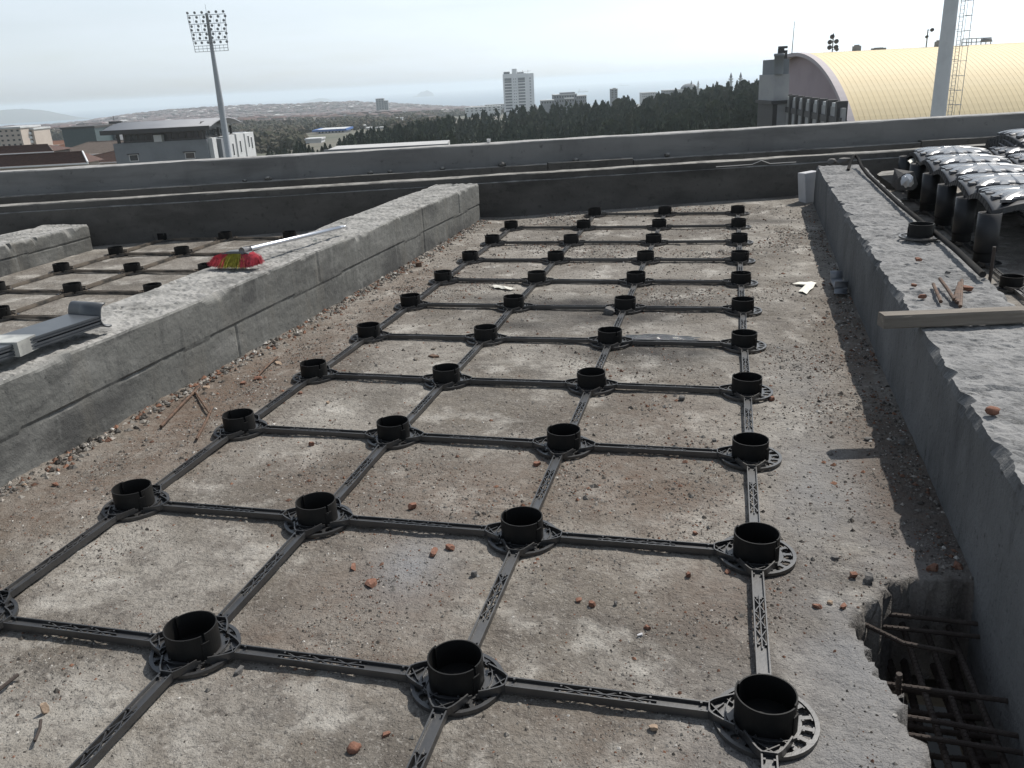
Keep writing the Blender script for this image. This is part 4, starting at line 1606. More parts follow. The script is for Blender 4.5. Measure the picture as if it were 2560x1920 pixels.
def terr(x, y):
    p, d = px_of(x, y)
    sh = interp(SHORE, p)
    z = -19.0
    if d > 150:
        z = -19 - (d - 150) / (sh - 150) * 111.5
    if p > 600:       # the cemetery slope rises towards the hall
        k = min(1, (p - 600) / 1300)
        if 90 < d < 900:
            z += k * 7.0 * math.sin((d - 90) / 810 * math.pi)
    # the built-up ridge across the bay
    b = (p - 770) / 360
    q = (d - 3500) / 750
    z += 40 * math.exp(-(b ** 4)) * math.exp(-q * q) * (1 + 0.10 * fbm(p / 140, d / 600, 0, 3))
    if d < sh - 300:
        z += 4.0 * fbm(x / 300, y / 300, 3.0, 3) * min(1, d / 900)
    if d > sh:
        z = min(z, SEA - 4)
    return z - (d * d / (2 * RE) if d > 2000 else 0)


M_GROUND = layered('city_ground', (0.10, 0.10, 0.075), [((0.16, 0.14, 0.12), 0.012, 6, 0.42, 0.62, 0.9), ((0.055, 0.07, 0.045), 0.03, 6, 0.48, 0.65, 0.8)], rough=0.95)
rows = []
NA = 240
ds = [4, 20, 60, 110, 150, 220, 320, 450, 600, 800, 1000, 1250, 1550, 1900, 2250, 2550, 2800, 3000, 3200, 3400, 3600, 3800, 4000, 4200, 4400, 4600, 4900, 5300, 5800, 6400, 7000, 7600, 8200]
for d in ds:
    row = []
    for k in range(NA + 1):
        a = 2 * math.pi * k / NA
        if k == NA:
            a = 0.0
        # finer steps in front
        x, y = CAM.x + d * math.sin(a), CAM.y + d * math.cos(a)
        row.append((x, y, terr(x, y)))
    rows.append(row)
mb = MB()
mb.grid(rows)
tag(mb.build('ground', M_GROUND, smooth=True), 'land falling away from the building to the sea', kind='structure')
rows = []
for d in (3000, 4500, 6000, 9000, 12000, 16000, 20000, 25000, 30000, 35000, 39000, 42000):
    rows.append([(CAM.x + d * math.sin(2 * math.pi * k / 96), CAM.y + d * math.cos(2 * math.pi * k / 96), SEA - d * d / (2 * RE)) for k in range(97)])
mb = MB()
mb.grid(rows)
M_SEA = layered('sea_water', (0.022, 0.075, 0.135), rough=0.42, bumps=[(0.02, 0.6, 6.0)], spec=0.5)
tag(mb.build('sea', M_SEA, smooth=True), 'pale hazy sea reaching the horizon', kind='structure')


def hill(name, px, d, wid, hgt, shape, label):
    """an island: ridge profile swept over real width"""
    f_, r_ = hvec(px)
    c0 = Vector((CAM.x, CAM.y, 0)) + f_ * d
    zb = SEA - d * d / (2 * RE)
    nx_, ny_ = 48, 16
    P = []
    for j in range(ny_ + 1):
        v = -1 + 2 * j / ny_
        row = []
        for i in range(nx_ + 1):
            u = -1 + 2 * i / nx_
            h = interp(shape, u) * hgt * max(0, 1 - v * v) * (1 + 0.12 * fbm(u * 5, v * 3, px, 4))
            p = c0 + r_ * (u * wid / 2) + f_ * (v * wid * 0.28)
            row.append((p.x, p.y, zb - 3 + h + (3 if h > 1 else 0)))
        P.append(row)
    mb = MB()
    mb.grid(P)
    tag(mb.build(name, M_ISLE, smooth=True), label, 'island')


M_ISLE = layered('island_scrub', (0.05, 0.055, 0.05), [((0.09, 0.085, 0.07), 0.01, 5, 0.45, 0.65, 0.7)], rough=0.95)
hill('island', -20, 9500, 1500, 118, [(-1, 0), (-.7, .55), (-.3, .85), (0.0, .95), (.25, 1.0), (.45, .82), (.7, .42), (.85, .15), (1, 0)], 'dark rounded island rising from the sea beside the far coast')
hill('island', 785, 13500, 480, 50, [(-1, 0), (-.6, .35), (-.2, .7), (.2, 1), (.6, .8), (1, 0)], 'faint low island on the horizon behind the built-up ridge')
hill('island', 1055, 13000, 330, 84, [(-1, 0), (-.9, .12), (-.55, .15), (-.5, .35), (-.2, .75), (.1, .8), (.35, 1.0), (.6, .75), (.85, .5), (1, 0)], 'small craggy island standing clear on the sea')

# ------------------------------------------------------------------ houses
M_WALLS = island_mat('house_walls', [(0.0, (0.22, 0.195, 0.19)), (0.25, (0.17, 0.15, 0.15)), (0.45, (0.26, 0.23, 0.22)), (0.62, (0.14, 0.125, 0.125)), (0.78, (0.22, 0.175, 0.165)), (0.95, (0.62, 0.61, 0.60))])
M_ROOFS = island_mat('house_roofs', [(0.0, (0.13, 0.10, 0.105)), (0.3, (0.11, 0.088, 0.092)), (0.55, (0.16, 0.12, 0.122)), (0.75, (0.14, 0.13, 0.13)), (0.95, (0.45, 0.44, 0.43))])


def house_into(mb, x, y, z, w, dp, h, a, flat):
    T = Matrix.Translation((x, y, z)) @ Matrix.Rotation(a, 4, 'Z')
    mb.mat = 0
    P = [T @ Vector(p) for p in ((-w, -dp, 0), (w, -dp, 0), (w, dp, 0), (-w, dp, 0), (-w, -dp, h), (w, -dp, h), (w, dp, h), (-w, dp, h))]
    b_ = len(mb.v)
    mb.v += [tuple(p) for p in P]
    for q in ((0, 1, 5, 4), (1, 2, 6, 5), (2, 3, 7, 6), (3, 0, 4, 7)):
        mb.f.append(tuple(b_ + k for k in q))
        mb.m.append(0)
    e = 0.5
    rh = 0.4 if flat else 2.0
    R_ = [T @ Vector(p) for p in ((-w - e, -dp - e, h), (w + e, -dp - e, h), (w + e, dp + e, h), (-w - e, dp + e, h), (-w * .5, 0, h + rh), (w * .5, 0, h + rh))]
    b_ = len(mb.v)
    mb.v += [tuple(p) for p in R_]
    for q in ((0, 1, 5, 4), (2, 3, 4, 5), (1, 2, 5), (3, 0, 4)):
        mb.f.append(tuple(b_ + k for k in q))
        mb.m.append(1)


rh_ = random.Random(3)
house_spots = []
tree_spots = []
tries = 0
while tries < 34000:
    tries += 1
    px = rh_.uniform(-120, 1330)
    d = 1000 + 4400 * rh_.random() ** 0.95
    if px > 1080 and d < 1500:
        continue
    f_, r_ = hvec(px)
    x, y = CAM.x + f_.x * d, CAM.y + f_.y * d
    if d > interp(SHORE, px) - 120:
        continue
    dens = 0.30 + 0.9 * fbm(x / 260, y / 260, 1.0, 3)
    if 2300 < d < 4400:
        dens += 0.45
    elif d < 1900:
        dens -= 0.22
    if px < 280 and d > 3500:
        dens -= 0.35
    if rh_.random() < dens:
        house_spots.append((d, x, y))
    else:
        tree_spots.append((d, x, y))
house_spots.sort()
tree_spots.sort()
house_spots = house_spots[:15000]
near_h = house_spots[:230]
far_h = [h for h in house_spots if h not in set(near_h)]
hm = []
for q in range(7):
    mb = MB()
    house_into(mb, 0, 0, 0, rh_.uniform(5, 8), rh_.uniform(4, 7), rh_.uniform(6, 13), 0, q % 3 == 0)
    mb.mat = 0
    hm.append(mb.mesh('town_house', [plain('town_wall_%d' % q, rh_.choice([(0.22, 0.20, 0.19), (0.28, 0.26, 0.24), (0.18, 0.165, 0.16), (0.5, 0.49, 0.47)]), 0.9, 0.2),
                                     plain('town_roof_%d' % q, rh_.choice([(0.12, 0.085, 0.08), (0.10, 0.075, 0.07), (0.13, 0.095, 0.088), (0.16, 0.15, 0.15)]), 0.9, 0.2)]))
for (d, x, y) in near_h:
    k = rh_.randrange(7)
    o = link('town_house', hm[k])
    o.location = (x, y, terr(x, y) - 1.0)
    o.rotation_euler = (0, 0, rh_.uniform(0, 3.14))
    tag(o, 'small town house among trees on the low ground before the ridge', 'house', 'town houses before the ridge')
mb = MB()
for (d, x, y) in far_h:
    house_into(mb, x, y, terr(x, y) - 1, rh_.uniform(5, 11), rh_.uniform(5, 10), rh_.uniform(6, 15), rh_.uniform(0, 3.14), rh_.random() < 0.35)
o = mb.build('town', [M_WALLS, M_ROOFS])
tag(o, 'far-off mass of houses covering the ridge and the coast', 'town', kind='stuff')

M_LEAF = layered('town_foliage', (0.050, 0.052, 0.036), [((0.085, 0.072, 0.058), 0.03, 4, 0.42, 0.62, 0.85)], rough=0.95, spec=0.1)
mb = MB()


def tuft(mb, x, y, z, r, h, rg, n=10):
    for q in range(n):
        a, b = rg.uniform(0, 6.28), rg.uniform(-0.3, 1.0)
        c = Vector((x + r * 0.7 * math.cos(a) * rg.random(), y + r * .7 * math.sin(a) * rg.random(), z + h * (0.35 + 0.5 * rg.random())))
        s = r * rg.uniform(0.35, 0.6)
        e1 = Vector((rg.gauss(0, 1), rg.gauss(0, 1), rg.gauss(0, 1))).normalized()
        e2 = e1.orthogonal().normalized()
        e3 = e1.cross(e2)
        P = [c + e1 * s, c + e2 * s, c - e1 * s * .9, c - e2 * s, c + e3 * s * 0.8, c - e3 * s * .8]
        b_ = len(mb.v)
        mb.v += [tuple(p) for p in P]
        for f in ((0, 1, 4), (1, 2, 4), (2, 3, 4), (3, 0, 4), (1, 0, 5), (2, 1, 5), (3, 2, 5), (0, 3, 5)):
            mb.f.append(tuple(b_ + k for k in f))
            mb.m.append(0)


rg = random.Random(8)
for (d, x, y) in tree_spots[:9500]:
    tuft(mb, x, y, terr(x, y) - 1, rg.uniform(4, 9), rg.uniform(6, 12), rg, 4)
for q in range(1500):
    px = rg.uniform(540, 1120)
    d = rg.uniform(420, 1050)
    if (px < 600 and d < 500) or (735 < px < 965 and d < 740):
        continue
    f_, r_ = hvec(px)
    x, y = CAM.x + f_.x * d, CAM.y + f_.y * d
    tuft(mb, x, y, terr(x, y) - 1, rg.uniform(3, 6), rg.uniform(5, 9), rg, 7)
tag(mb.build('distant_trees', M_LEAF), 'far-off greenery between the houses', 'trees', kind='stuff')

# ------------------------------------------------------------------ cypress wood
M_CYP = layered('cypress_foliage', (0.040, 0.056, 0.045), [((0.068, 0.085, 0.060), 0.35, 5, 0.42, 0.66, 0.9), ((0.020, 0.030, 0.025), 0.8, 4, 0.5, 0.7, 0.7)], rough=0.95, spec=0.1, objvar=((0.085, 0.098, 0.062), 0.7, 1.6))
M_BARK = plain('bark', (0.08, 0.065, 0.05), 0.95, 0.1)


def cypress_crown(rg, h, r, n, kind=0):
    mb = MB()
    for q in range(n):
        t = rg.random() ** 0.85
        if kind == 0:          # narrow column
            w = r * (0.45 + 0.75 * math.sin(min(1, t * 1.15) * math.pi * 0.80 + 0.35)) * (1.0 if t < 0.8 else max(0.06, (1 - t) / 0.2))
        else:                  # rounded crown
            w = r * math.sqrt(max(0.02, 1 - (2 * t - 1) ** 2))
        a = rg.uniform(0, 6.2832)
        lob = 0.78 + 0.35 * noise.noise((math.cos(a) * 1.6, math.sin(a) * 1.6, t * 5 + h))
        rad = w * lob * (0.55 + 0.45 * rg.random() ** 0.4)
        z = h * (0.10 + 0.90 * t) if kind == 0 else h * (0.35 + 0.65 * t)
        c = Vector((rad * math.cos(a), rad * math.sin(a), z))
        s = rg.uniform(0.16, 0.36) * (0.7 if t > 0.85 else 1)
        d1 = (Vector((math.cos(a), math.sin(a), 0.0)) * 0.35 + Vector((rg.gauss(0, .35), rg.gauss(0, .35), 1.0))).normalized()
        d2 = d1.cross(Vector((math.cos(a + rg.uniform(-.8, .8)), math.sin(a), 0.2))).normalized()
        mb.tri(c - d2 * s, c + d2 * s, c + d1 * s * 2.4)
        mb.tri(c - d2 * s * .8, c + d1 * s * .3 - Vector((0, 0, s)), c + d2 * s * .8)
    return mb


cy = []
rg = random.Random(21)
for q in range(7):
    kind = 1 if q >= 5 else 0
    h = rg.uniform(11.5, 15.5) if kind == 0 else rg.uniform(10, 12)
    r = rg.uniform(1.25, 1.8) if kind == 0 else rg.uniform(3.0, 3.8)
    crown = cypress_crown(rg, h, r, 1500 if kind == 0 else 1900, kind).mesh('crown', M_CYP)
    mbt = MB()
    mbt.tube([(0, 0, -0.5), (0.05, 0, h * .4), (0, 0.04, h * .9)], [0.28, 0.2, 0.04], 7)
    for k in range(5):
        a = k * 1.3
        zz = h * (0.3 + 0.1 * k)
        mbt.tube([(0, 0, zz), (math.cos(a) * r * .5, math.sin(a) * r * .5, zz + 1.2)], [0.09, 0.03], 5)
    trunk = mbt.mesh('trunk', M_BARK)
    cy.append((crown, trunk, h, kind))
# skyline of the wood, row by row: column -> height of tree tops as picture row
TOPS = [(640, 360), (700, 350), (780, 350), (860, 324), (900, 316), (960, 309), (1020, 301), (1100, 288), (1160, 277), (1220, 267), (1300, 260), (1400, 253), (1500, 244), (1580, 236), (1660, 223), (1740, 211), (1820, 201), (1925, 189), (2300, 178)]
spots = []
for i in range(900):
    px = rg.uniform(640, 2050)
    d = rg.uniform(215, 470)
    if px < 850:
        continue
    if px < 1120 and d > 300 + (px - 640) * 0.36:
        continue
    spots.append((d, px))
spots.sort()
near = []
for (d, px) in spots:
    f_, r_ = hvec(px)
    x, y = CAM.x + f_.x * d, CAM.y + f_.y * d
    py = interp(TOPS, px)
    back = 440 if px > 1120 else 330
    # top of the canopy at the back of the wood, then lower along the slope towards the building
    ztop = (CAM + ray(px, py) * max(back, d)).z
    zg = ztop - max(0, back - d) * 0.016
    near.append((d, px, x, y, zg))
rg.shuffle(near)
for px, py in ((645, 358), (654, 352), (668, 356), (678, 362), (688, 356), (700, 354), (712, 362), (722, 346), (731, 344), (741, 352), (751, 350), (760, 360), (772, 362), (784, 360), (793, 345), (806, 356), (818, 350), (832, 338), (844, 334)):
    f_, r_ = hvec(px)
    d = rg.uniform(280, 330)
    near.insert(0, (d, px, CAM.x + f_.x * d, CAM.y + f_.y * d, (CAM + ray(px, py) * d).z))
indiv, rest = near[:290], near[290:]
for (d, px, x, y, zg) in indiv:
    k = rg.choice((0, 1, 2, 3, 4)) if (px < 1500 or rg.random() < 0.55) else rg.choice((5, 6))
    crown, trunk, h, kind = cy[k]
    s = rg.uniform(0.82, 1.12)
    e = empty('broadleaf_tree' if kind else 'cypress_tree', (x, y, zg - h * s - rg.choice((0, 0.4, 1.0, 2.2))), rg.uniform(0, 6.28),
              'dark round-headed tree in the wood next to the hall' if kind else 'dark columnar cypress of the wood behind the parapet', 'tree', 'round trees in the wood' if kind else 'cypresses in the wood')
    e.scale = (s * rg.uniform(.9, 1.25), s * rg.uniform(.9, 1.25), s)
    link('crown', crown, e)
    link('trunk', trunk, e)
mb = MB()
for (d, px, x, y, zg) in rest:
    h, r = rg.uniform(10, 14), rg.uniform(1.4, 2.2)
    zg = zg - h - rg.uniform(0.3, 2.5)
    T = Matrix.Translation((x, y, zg))
    for q in range(170):
        t = rg.random()
        w = r * (0.55 + 0.6 * math.sin(min(1, t * 1.1) * math.pi * .8 + .3)) * (1 if t < .8 else max(.08, (1 - t) / .2))
        a = rg.uniform(0, 6.28)
        c = Vector((x + w * math.cos(a) * .9, y + w * math.sin(a) * .9, zg + h * t))
        s = rg.uniform(0.35, 0.75)
        d1 = Vector((rg.gauss(0, .35), rg.gauss(0, .35), 1)).normalized()
        d2 = d1.cross(Vector((math.cos(a), math.sin(a), 0.1))).normalized()
        mb.tri(c - d2 * s, c + d2 * s, c + d1 * s * 2.2)
tag(mb.build('cypress_wood', M_CYP), 'closed canopy of the dark cypress wood', 'trees', kind='stuff')
# ground under the wood
mb = MB()
P = []
for j in range(9):
    d = 190 + 34 * j
    row = []
    for i in range(29):
        px = 840 + i * 45
        f_, r_ = hvec(px)
        py = interp(TOPS, px)
        back = 440 if px > 1120 else 330
        zt_ = (CAM + ray(px, py) * back).z
        row.append((CAM.x + f_.x * d, CAM.y + f_.y * d, zt_ - 13.6 - (back - d) * 0.016))
    P.append(row)
mb.grid(P)
tag(mb.build('wood_floor', layered('wood_floor', (0.04, 0.04, 0.03), [((0.06, 0.055, 0.04), .2, 4, .45, .65, .8)], rough=0.95), smooth=True), 'dark ground under the cypress wood', kind='structure')


# ------------------------------------------------------------------ a local frame for the far buildings
def frame(px, depth):
    """origin on the ground line of a bearing; +x to its right, +y away"""
    f_, r_ = hvec(px)
    p = at(px, 200, depth)
    return p, f_, r_


class Bld:
    """building laid out in metres in a frame facing the roof: x right, y away, z world height"""

    def __init__(s, name, px, depth, label, cat='building', group=None, turn=0.0):
        hf = Vector((AF.x, AF.y, 0)).normalized()
        hr = Vector((hf.y, -hf.x, 0))
        s.px, s.depth = px, depth
        p = at(px, 230, depth)
        s.o = Vector((p.x, p.y, 0))
        s.e = empty(name, (p.x, p.y, 0), math.atan2(hr.y, hr.x) + turn, label, cat, group)
        s.hf, s.hr = hf, hr

    def X(s, px, depth=None):
        """metres right of the origin for a picture column at the given depth"""
        d = depth or s.depth
        return (at(px, 230, d) - s.o).dot(s.hr)

    def Z(s, px, py, depth=None):
        return at(px, py, depth or s.depth).z

    def part(s, name, boxes, m, bevel=0):
        mb_ = MB()
        for lo, hi in boxes:
            mb_.box(lo, hi)
        return mb_.build(name, m, s.e)

    def win(s, x0, x1, z0, z1, y=-0.05, fm=None, gm=None, side=None):
        mb_ = MB()
        t = min(0.08, (x1 - x0) * 0.12)
        if side is None:
            mb_.box((x0, y - 0.06, z0), (x0 + t, y, z1))
            mb_.box((x1 - t, y - 0.06, z0), (x1, y, z1))
            mb_.box((x0 + t, y - 0.06, z1 - t), (x1 - t, y, z1))
            mb_.box((x0 + t, y - 0.06, z0), (x1 - t, y, z0 + t))
        else:
            mb_.box((y, x0, z0), (y + 0.06, x0 + t, z1))
            mb_.box((y, x1 - t, z0), (y + 0.06, x1, z1))
            mb_.box((y, x0 + t, z1 - t), (y + 0.06, x1 - t, z1))
            mb_.box((y, x0 + t, z0), (y + 0.06, x1 - t, z0 + t))
        w = mb_.build('window', fm or M_WHITEP, s.e)
        mb_ = MB()
        if side is None:
            mb_.box((x0 + t, y - 0.02, z0 + t), (x1 - t, y + 0.01, z1 - t))
        else:
            mb_.box((y - 0.01, x0 + t, z0 + t), (y + 0.02, x1 - t, z1 - t))
        mb_.build('pane', gm or M_GLASS, w)


M_WHITEP = plain('white_paint', (0.7, 0.7, 0.7), 0.6)
M_GLASS = plain('dark_glass', (0.03, 0.035, 0.04), 0.15, 0.6)
M_GREYW = layered('grey_render', (0.21, 0.225, 0.24), [((0.17, 0.18, 0.195), 0.4, 5, .45, .65, .7)], rough=0.9)
M_PALEW = layered('pale_render', (0.50, 0.51, 0.51), [((0.42, 0.43, 0.44), 0.4, 5, .45, .65, .7)], rough=0.9)
M_SHEET = layered('grey_roof_sheet', (0.24, 0.245, 0.26), [((0.20, 0.205, 0.22), 0.3, 4, .45, .65, .7)], rough=0.6)
M_DARKF = plain('dark_fascia', (0.06, 0.058, 0.058), 0.7)
M_BRONZE = plain('dark_glazing', (0.055, 0.052, 0.052), 0.3, 0.5)
M_TILE = layered('brown_tiles', (0.095, 0.056, 0.046), [((0.06, 0.04, 0.036), (2, 2, 6), 5, .45, .65, .8)], rough=0.85, bumps=[(4.0, 0.5, 0.05)])
M_TILE2 = layered('pale_brown_tiles', (0.19, 0.155, 0.132), [((0.14, 0.115, 0.1), (2, 2, 6), 5, .45, .65, .8)], rough=0.85)
M_BEIGE = layered('beige_render', (0.46, 0.40, 0.35), [((0.40, 0.34, 0.3), 0.4, 5, .45, .65, .7)], rough=0.9)
M_TEAL = plain('teal_glazing', (0.055, 0.08, 0.085), 0.3, 0.5)

# grey house with the shallow vaulted roof
D0 = 150.0
B = Bld('vaulted_house', 497, D0, 'grey house with a shallow curved roof over a glazed upper floor')
zl, ze = B.Z(400, 356), B.Z(400, 331)
xL = B.X(258)
DP = 25.6
B.part('lower_wall', [((xL, 0, -19), (0, DP, zl))], M_GREYW)
B.part('upper_wall', [((xL + 1.6, 1.0, zl), (-1.0, 16.5, ze))], M_BRONZE)
nm = 11
for i in range(nm):
    x0 = xL + 2.0 + (abs(xL) - 3.4) * i / nm
    B.win(x0, x0 + (abs(xL) - 3.4) / nm * 0.86, zl + 0.3, ze - 0.25, 0.98, M_DARKF, M_GLASS)
for i in range(9):
    y0 = 1.4 + 14.8 * i / 9
    B.win(y0, y0 + 14.8 / 9 * 0.86, zl + 0.3, ze - 0.25, -1.0, M_DARKF, M_GLASS, side=1)
for (x, y) in ((xL + 0.9, 0.6), (-0.5, 0.6), (-0.5, 9.0), (-0.5, 16.8)):
    B.part('column', [((x - .22, y - .22, zl), (x + .22, y + .22, ze))], M_DARKF)
mb = MB()
P = []
nA = 16
for k in range(nA + 1):
    t = k / nA
    y = -1.6 + 20.0 * t
    z = ze + 0.25 + 1.5 * math.sin(math.pi * (0.06 + 0.88 * t))
    P.append([(xL - 1.2, y, z), (1.4, y, z)])
mb.grid(P)
o = mb.build('vault_roof', M_SHEET, B.e, smooth=True)
so = o.modifiers.new('t', 'SOLIDIFY')
so.thickness = 0.25
mb = MB()
mb.box((xL - 1.2, -1.75, ze - 0.05), (1.4, -1.62, ze + 0.72))
mb.build('fascia', M_DARKF, B.e)
B.part('gable_wall', [((-1.05, 1.2, ze), (-0.95, 16.2, ze + 1.4))], M_BRONZE)
# pale stair blocks along the side
for i, (y0, y1, zz, m_) in enumerate(((0.6, 2.8, zl + 0.15, M_PALEW), (3.4, 6.0, zl - 0.2, M_GREYW), (6.4, 12.0, zl + .05, M_PALEW), (13.2, 18.0, zl + .1, M_PALEW), (19.0, 25.4, zl - 0.1, M_PALEW))):
    B.part('side_block', [((0.004, y0, -19), (1.5 if i else 0.8, y1, zz))], m_)
for (y0, z0) in ((7.2, zl - 4.0), (9.6, zl - 3.8), (14.6, zl - 3.6), (20.6, zl - 3.0), (22.8, zl - 3.4)):
    B.win(y0, y0 + 1.0, z0, z0 + 2.4, 1.5, M_WHITEP, M_GLASS, side=1)
for (pxa, pxb, pya, pyb) in ((293, 316, 392, 409), (436, 461, 386, 403)):
    B.win(B.X(pxa), B.X(pxb), B.Z(pxa, pyb), B.Z(pxa, pya), -0.02)
    B.part('lintel', [((B.X(pxa) - 0.3, -0.22, B.Z(pxa, pya) + 0.02), (B.X(pxb) + .2, -0.004, B.Z(pxa, pya) + 0.2))], M_DARKF)
B.part('roof_box', [((B.X(365), -0.3, zl), (B.X(385), 0.9, zl + 1.2))], M_PALEW)


# tiled houses in front of it
def tiled(name, px0, px1, py_e, py_r, depth, dp, label, roofm, hip=(0.25, 0.25), wallm=None, edge=False, turn=0.0):
    B_ = Bld(name, px1, depth, label, 'house', turn=turn)
    xa = B_.X(px0)
    ze_ = B_.Z((px0 + px1) / 2, py_e)
    zr_ = B_.Z((px0 + px1) / 2, py_r, depth + dp / 2)
    B_.part('wall', [((xa + .6, .6, -19), (-.6, dp - .6, ze_ - .1))], wallm or M_BEIGE)
    W_ = abs(xa)
    r0, r1 = (xa + W_ * hip[0], dp / 2, zr_), (-W_ * hip[1], dp / 2, zr_)
    c = [(xa, 0, ze_), (0, 0, ze_), (0, dp, ze_), (xa, dp, ze_)]
    mb_ = MB()
    mb_.quad(c[0], c[1], r1, r0)
    mb_.quad(c[2], c[3], r0, r1)
    mb_.tri(c[1], c[2], r1)
    mb_.tri(c[3], c[0], r0)
    ro = mb_.build('roof', roofm, B_.e)
    # tile courses
    mb_ = MB()
    n = 14
    for k in range(1, n):
        t = k / n
        a = Vector(c[0]).lerp(Vector(r0), t)
        b = Vector(c[1]).lerp(Vector(r1), t)
        mb_.bar(a + Vector((0, 0, .03)), b + Vector((0, 0, .03)), 0.10, 0.05)
    tc_ = mb_.build('tile_courses', roofm, ro)
    tc_['kind'] = 'stuff'
    mb_ = MB()
    mb_.tube([Vector(r0) + Vector((0, 0, .05)), Vector(r1) + Vector((0, 0, .05))], 0.12, 6)
    mb_.build('ridge_cap', roofm, ro)
    for a, b in ((c[1], r1), (c[0], r0)):
        mb_ = MB()
        mb_.tube([Vector(a) + Vector((0, 0, .06)), Vector(b) + Vector((0, 0, .06))], 0.14 if edge else 0.1, 6)
        mb_.build('hip_cap', M_WHITEP if edge else M_TILE2, ro)
    mb_ = MB()
    mb_.box((xa - .05, -.1, ze_ - 0.22), (.05, 0.05, ze_ - 0.02))
    mb_.build('gutter', M_WHITEP, B_.e)
    return B_


tiled('tiled_house', 92, 330, 412, 384, 165, 12, 'house with a brown hipped tile roof in front of the grey vaulted house', M_TILE, (0.55, 0.12))
tiled('tiled_house', -120, 182, 420, 391, 120, 5.5, 'house with a brown tile roof and a white hip edge nearest the parapet', M_TILE, (0.1, 0.10), edge=True)
tiled('tiled_house', 85, 330, 389, 358, 178, 14, 'house with a pale brown tile roof behind the darker tiled roofs', M_TILE2, (0.3, 0.2))
tiled('tiled_house', -160, 100, 389, 371, 150, 8, 'long low brown tile roof behind the white-edged roof', M_TILE, (0.05, 0.15))
for i, (px0, px1, pe, pr_, dd) in enumerate(((60, 140, 366, 356, 330), (-40, 40, 372, 362, 320), (100, 150, 372, 362, 260))):
    tiled('tiled_house', px0, px1, pe, pr_, dd, 12, ['orange-roofed low house beyond the beige flats', 'orange-roofed low house in front of the beige flats', 'small orange-roofed house beside the teal office block'][i],
          layered('orange_tiles_%d' % i, (0.36, 0.20, 0.14), rough=0.9), wallm=M_BEIGE)


def block(name, px0, px1, py_t, depth, dp, label, m, rows_=0, cols_=0, zbot=-60, band=False, gm=None, py_b=None, fm=None):
    B_ = Bld(name, px0, depth, label)
    x1 = B_.X(px1)
    zt_ = B_.Z((px0 + px1) / 2, py_t)
    B_.part('wall', [((0, 0, zbot), (x1, dp, zt_))], m)
    B_.part('roof_slab', [((-0.3, -0.3, zt_ + .002), (x1 + .3, dp + .3, zt_ + 0.6))], M_PALEW if m is not M_TEAL else M_DARKF)
    if rows_:
        zb_ = B_.Z((px0 + px1) / 2, py_b or py_t + 40)
        fh = (zt_ - zb_) / rows_
        for r__ in range(rows_):
            for c__ in range(cols_):
                cw = x1 / cols_
                B_.win(c__ * cw + cw * (.06 if band else .25), (c__ + 1) * cw - cw * (.06 if band else .25), zt_ - fh * (r__ + 1) + fh * .30, zt_ - fh * r__ - fh * .22, -0.03, fm or m, gm or M_GLASS)
    return B_


Bq = block('beige_flats', -30, 28, 324, 300, 14, 'beige block of flats at the edge of the town beside the tiled roofs', M_BEIGE, 4, 4, py_b=372)
Bq = block('beige_flats', 26, 61, 327, 306, 12, 'second beige block of flats with curved white balconies', M_BEIGE, 4, 2, py_b=372)
for k in range(3):
    mb = MB()
    T = Matrix.Translation((Bq.X(44), -0.1, Bq.Z(44, 339 + 11 * k)))
    mb.lathe([(0.0, 0), (1.5, 0), (1.6, 0.12), (1.6, 0.9), (1.5, 0.9), (1.5, 0.15), (0, 0.15)], 12, math.pi, 2 * math.pi, T)
    mb.build('balcony', M_WHITEP, Bq.e)
Bq = block('office_block', 133, 216, 324, 250, 14, 'dark teal glazed office block behind the vaulted house', M_TEAL, 4, 7, py_b=366, fm=M_TEAL, gm=M_TEAL)
Bq = block('office_block', 214, 275, 319, 262, 14, 'grey office block with paired windows joined to the teal one', M_GREYW, 4, 5, py_b=366)
mb = MB()
Bq2 = Bld('roof_plant', 262, 262, 'dark antenna cluster on the roof of the office block', 'antenna')
z0 = Bq2.Z(262, 319)
mb.box((-1.6, 2, z0 + .6), (2.4, 3.0, z0 + 1.6))
mb.tube([(0, 2.5, z0 + 1.6), (0, 2.5, z0 + 3.2)], 0.08, 6)
mb.tube([(-1, 2.5, z0 + 2.6), (1.5, 2.5, z0 + 2.5)], 0.06, 6)
mb.build('mast', M_DARKF, Bq2.e)

# white tower
M_TOWER = layered('tower_white', (0.78, 0.79, 0.80), [((0.68, 0.70, 0.71), 0.1, 4, .45, .65, .6)], rough=0.8)
B = Bld('white_tower', 1259, 900, 'tall white tower block with dark window bands rising above the cypresses', 'tower')
xm, xe = B.X(1317), B.X(1317)
zt_ = B.Z(1290, 184)
B.part('wall', [((0, 0, -70), (xm, 24, zt_))], M_TOWER)
B.part('core', [((xm * 0.40, -1.2, -70), (xm * 0.60, 6, B.Z(1290, 172)))], M_TOWER)
B.part('side_wing', [((xm + .01, 1.2, -70), (xm + 8.0, 23, B.Z(1327, 183)))], M_TOWER)
B.part('roof_house', [((1, 1, zt_), (xm * .3, 6, zt_ + 2.2))], M_GREYW)
B.part('roof_house', [((xm * .62, 2, zt_), (xm * .9, 7, zt_ + 1.2))], M_GREYW)
fl_h = (B.Z(1280, 195) - B.Z(1280, 276)) / 11
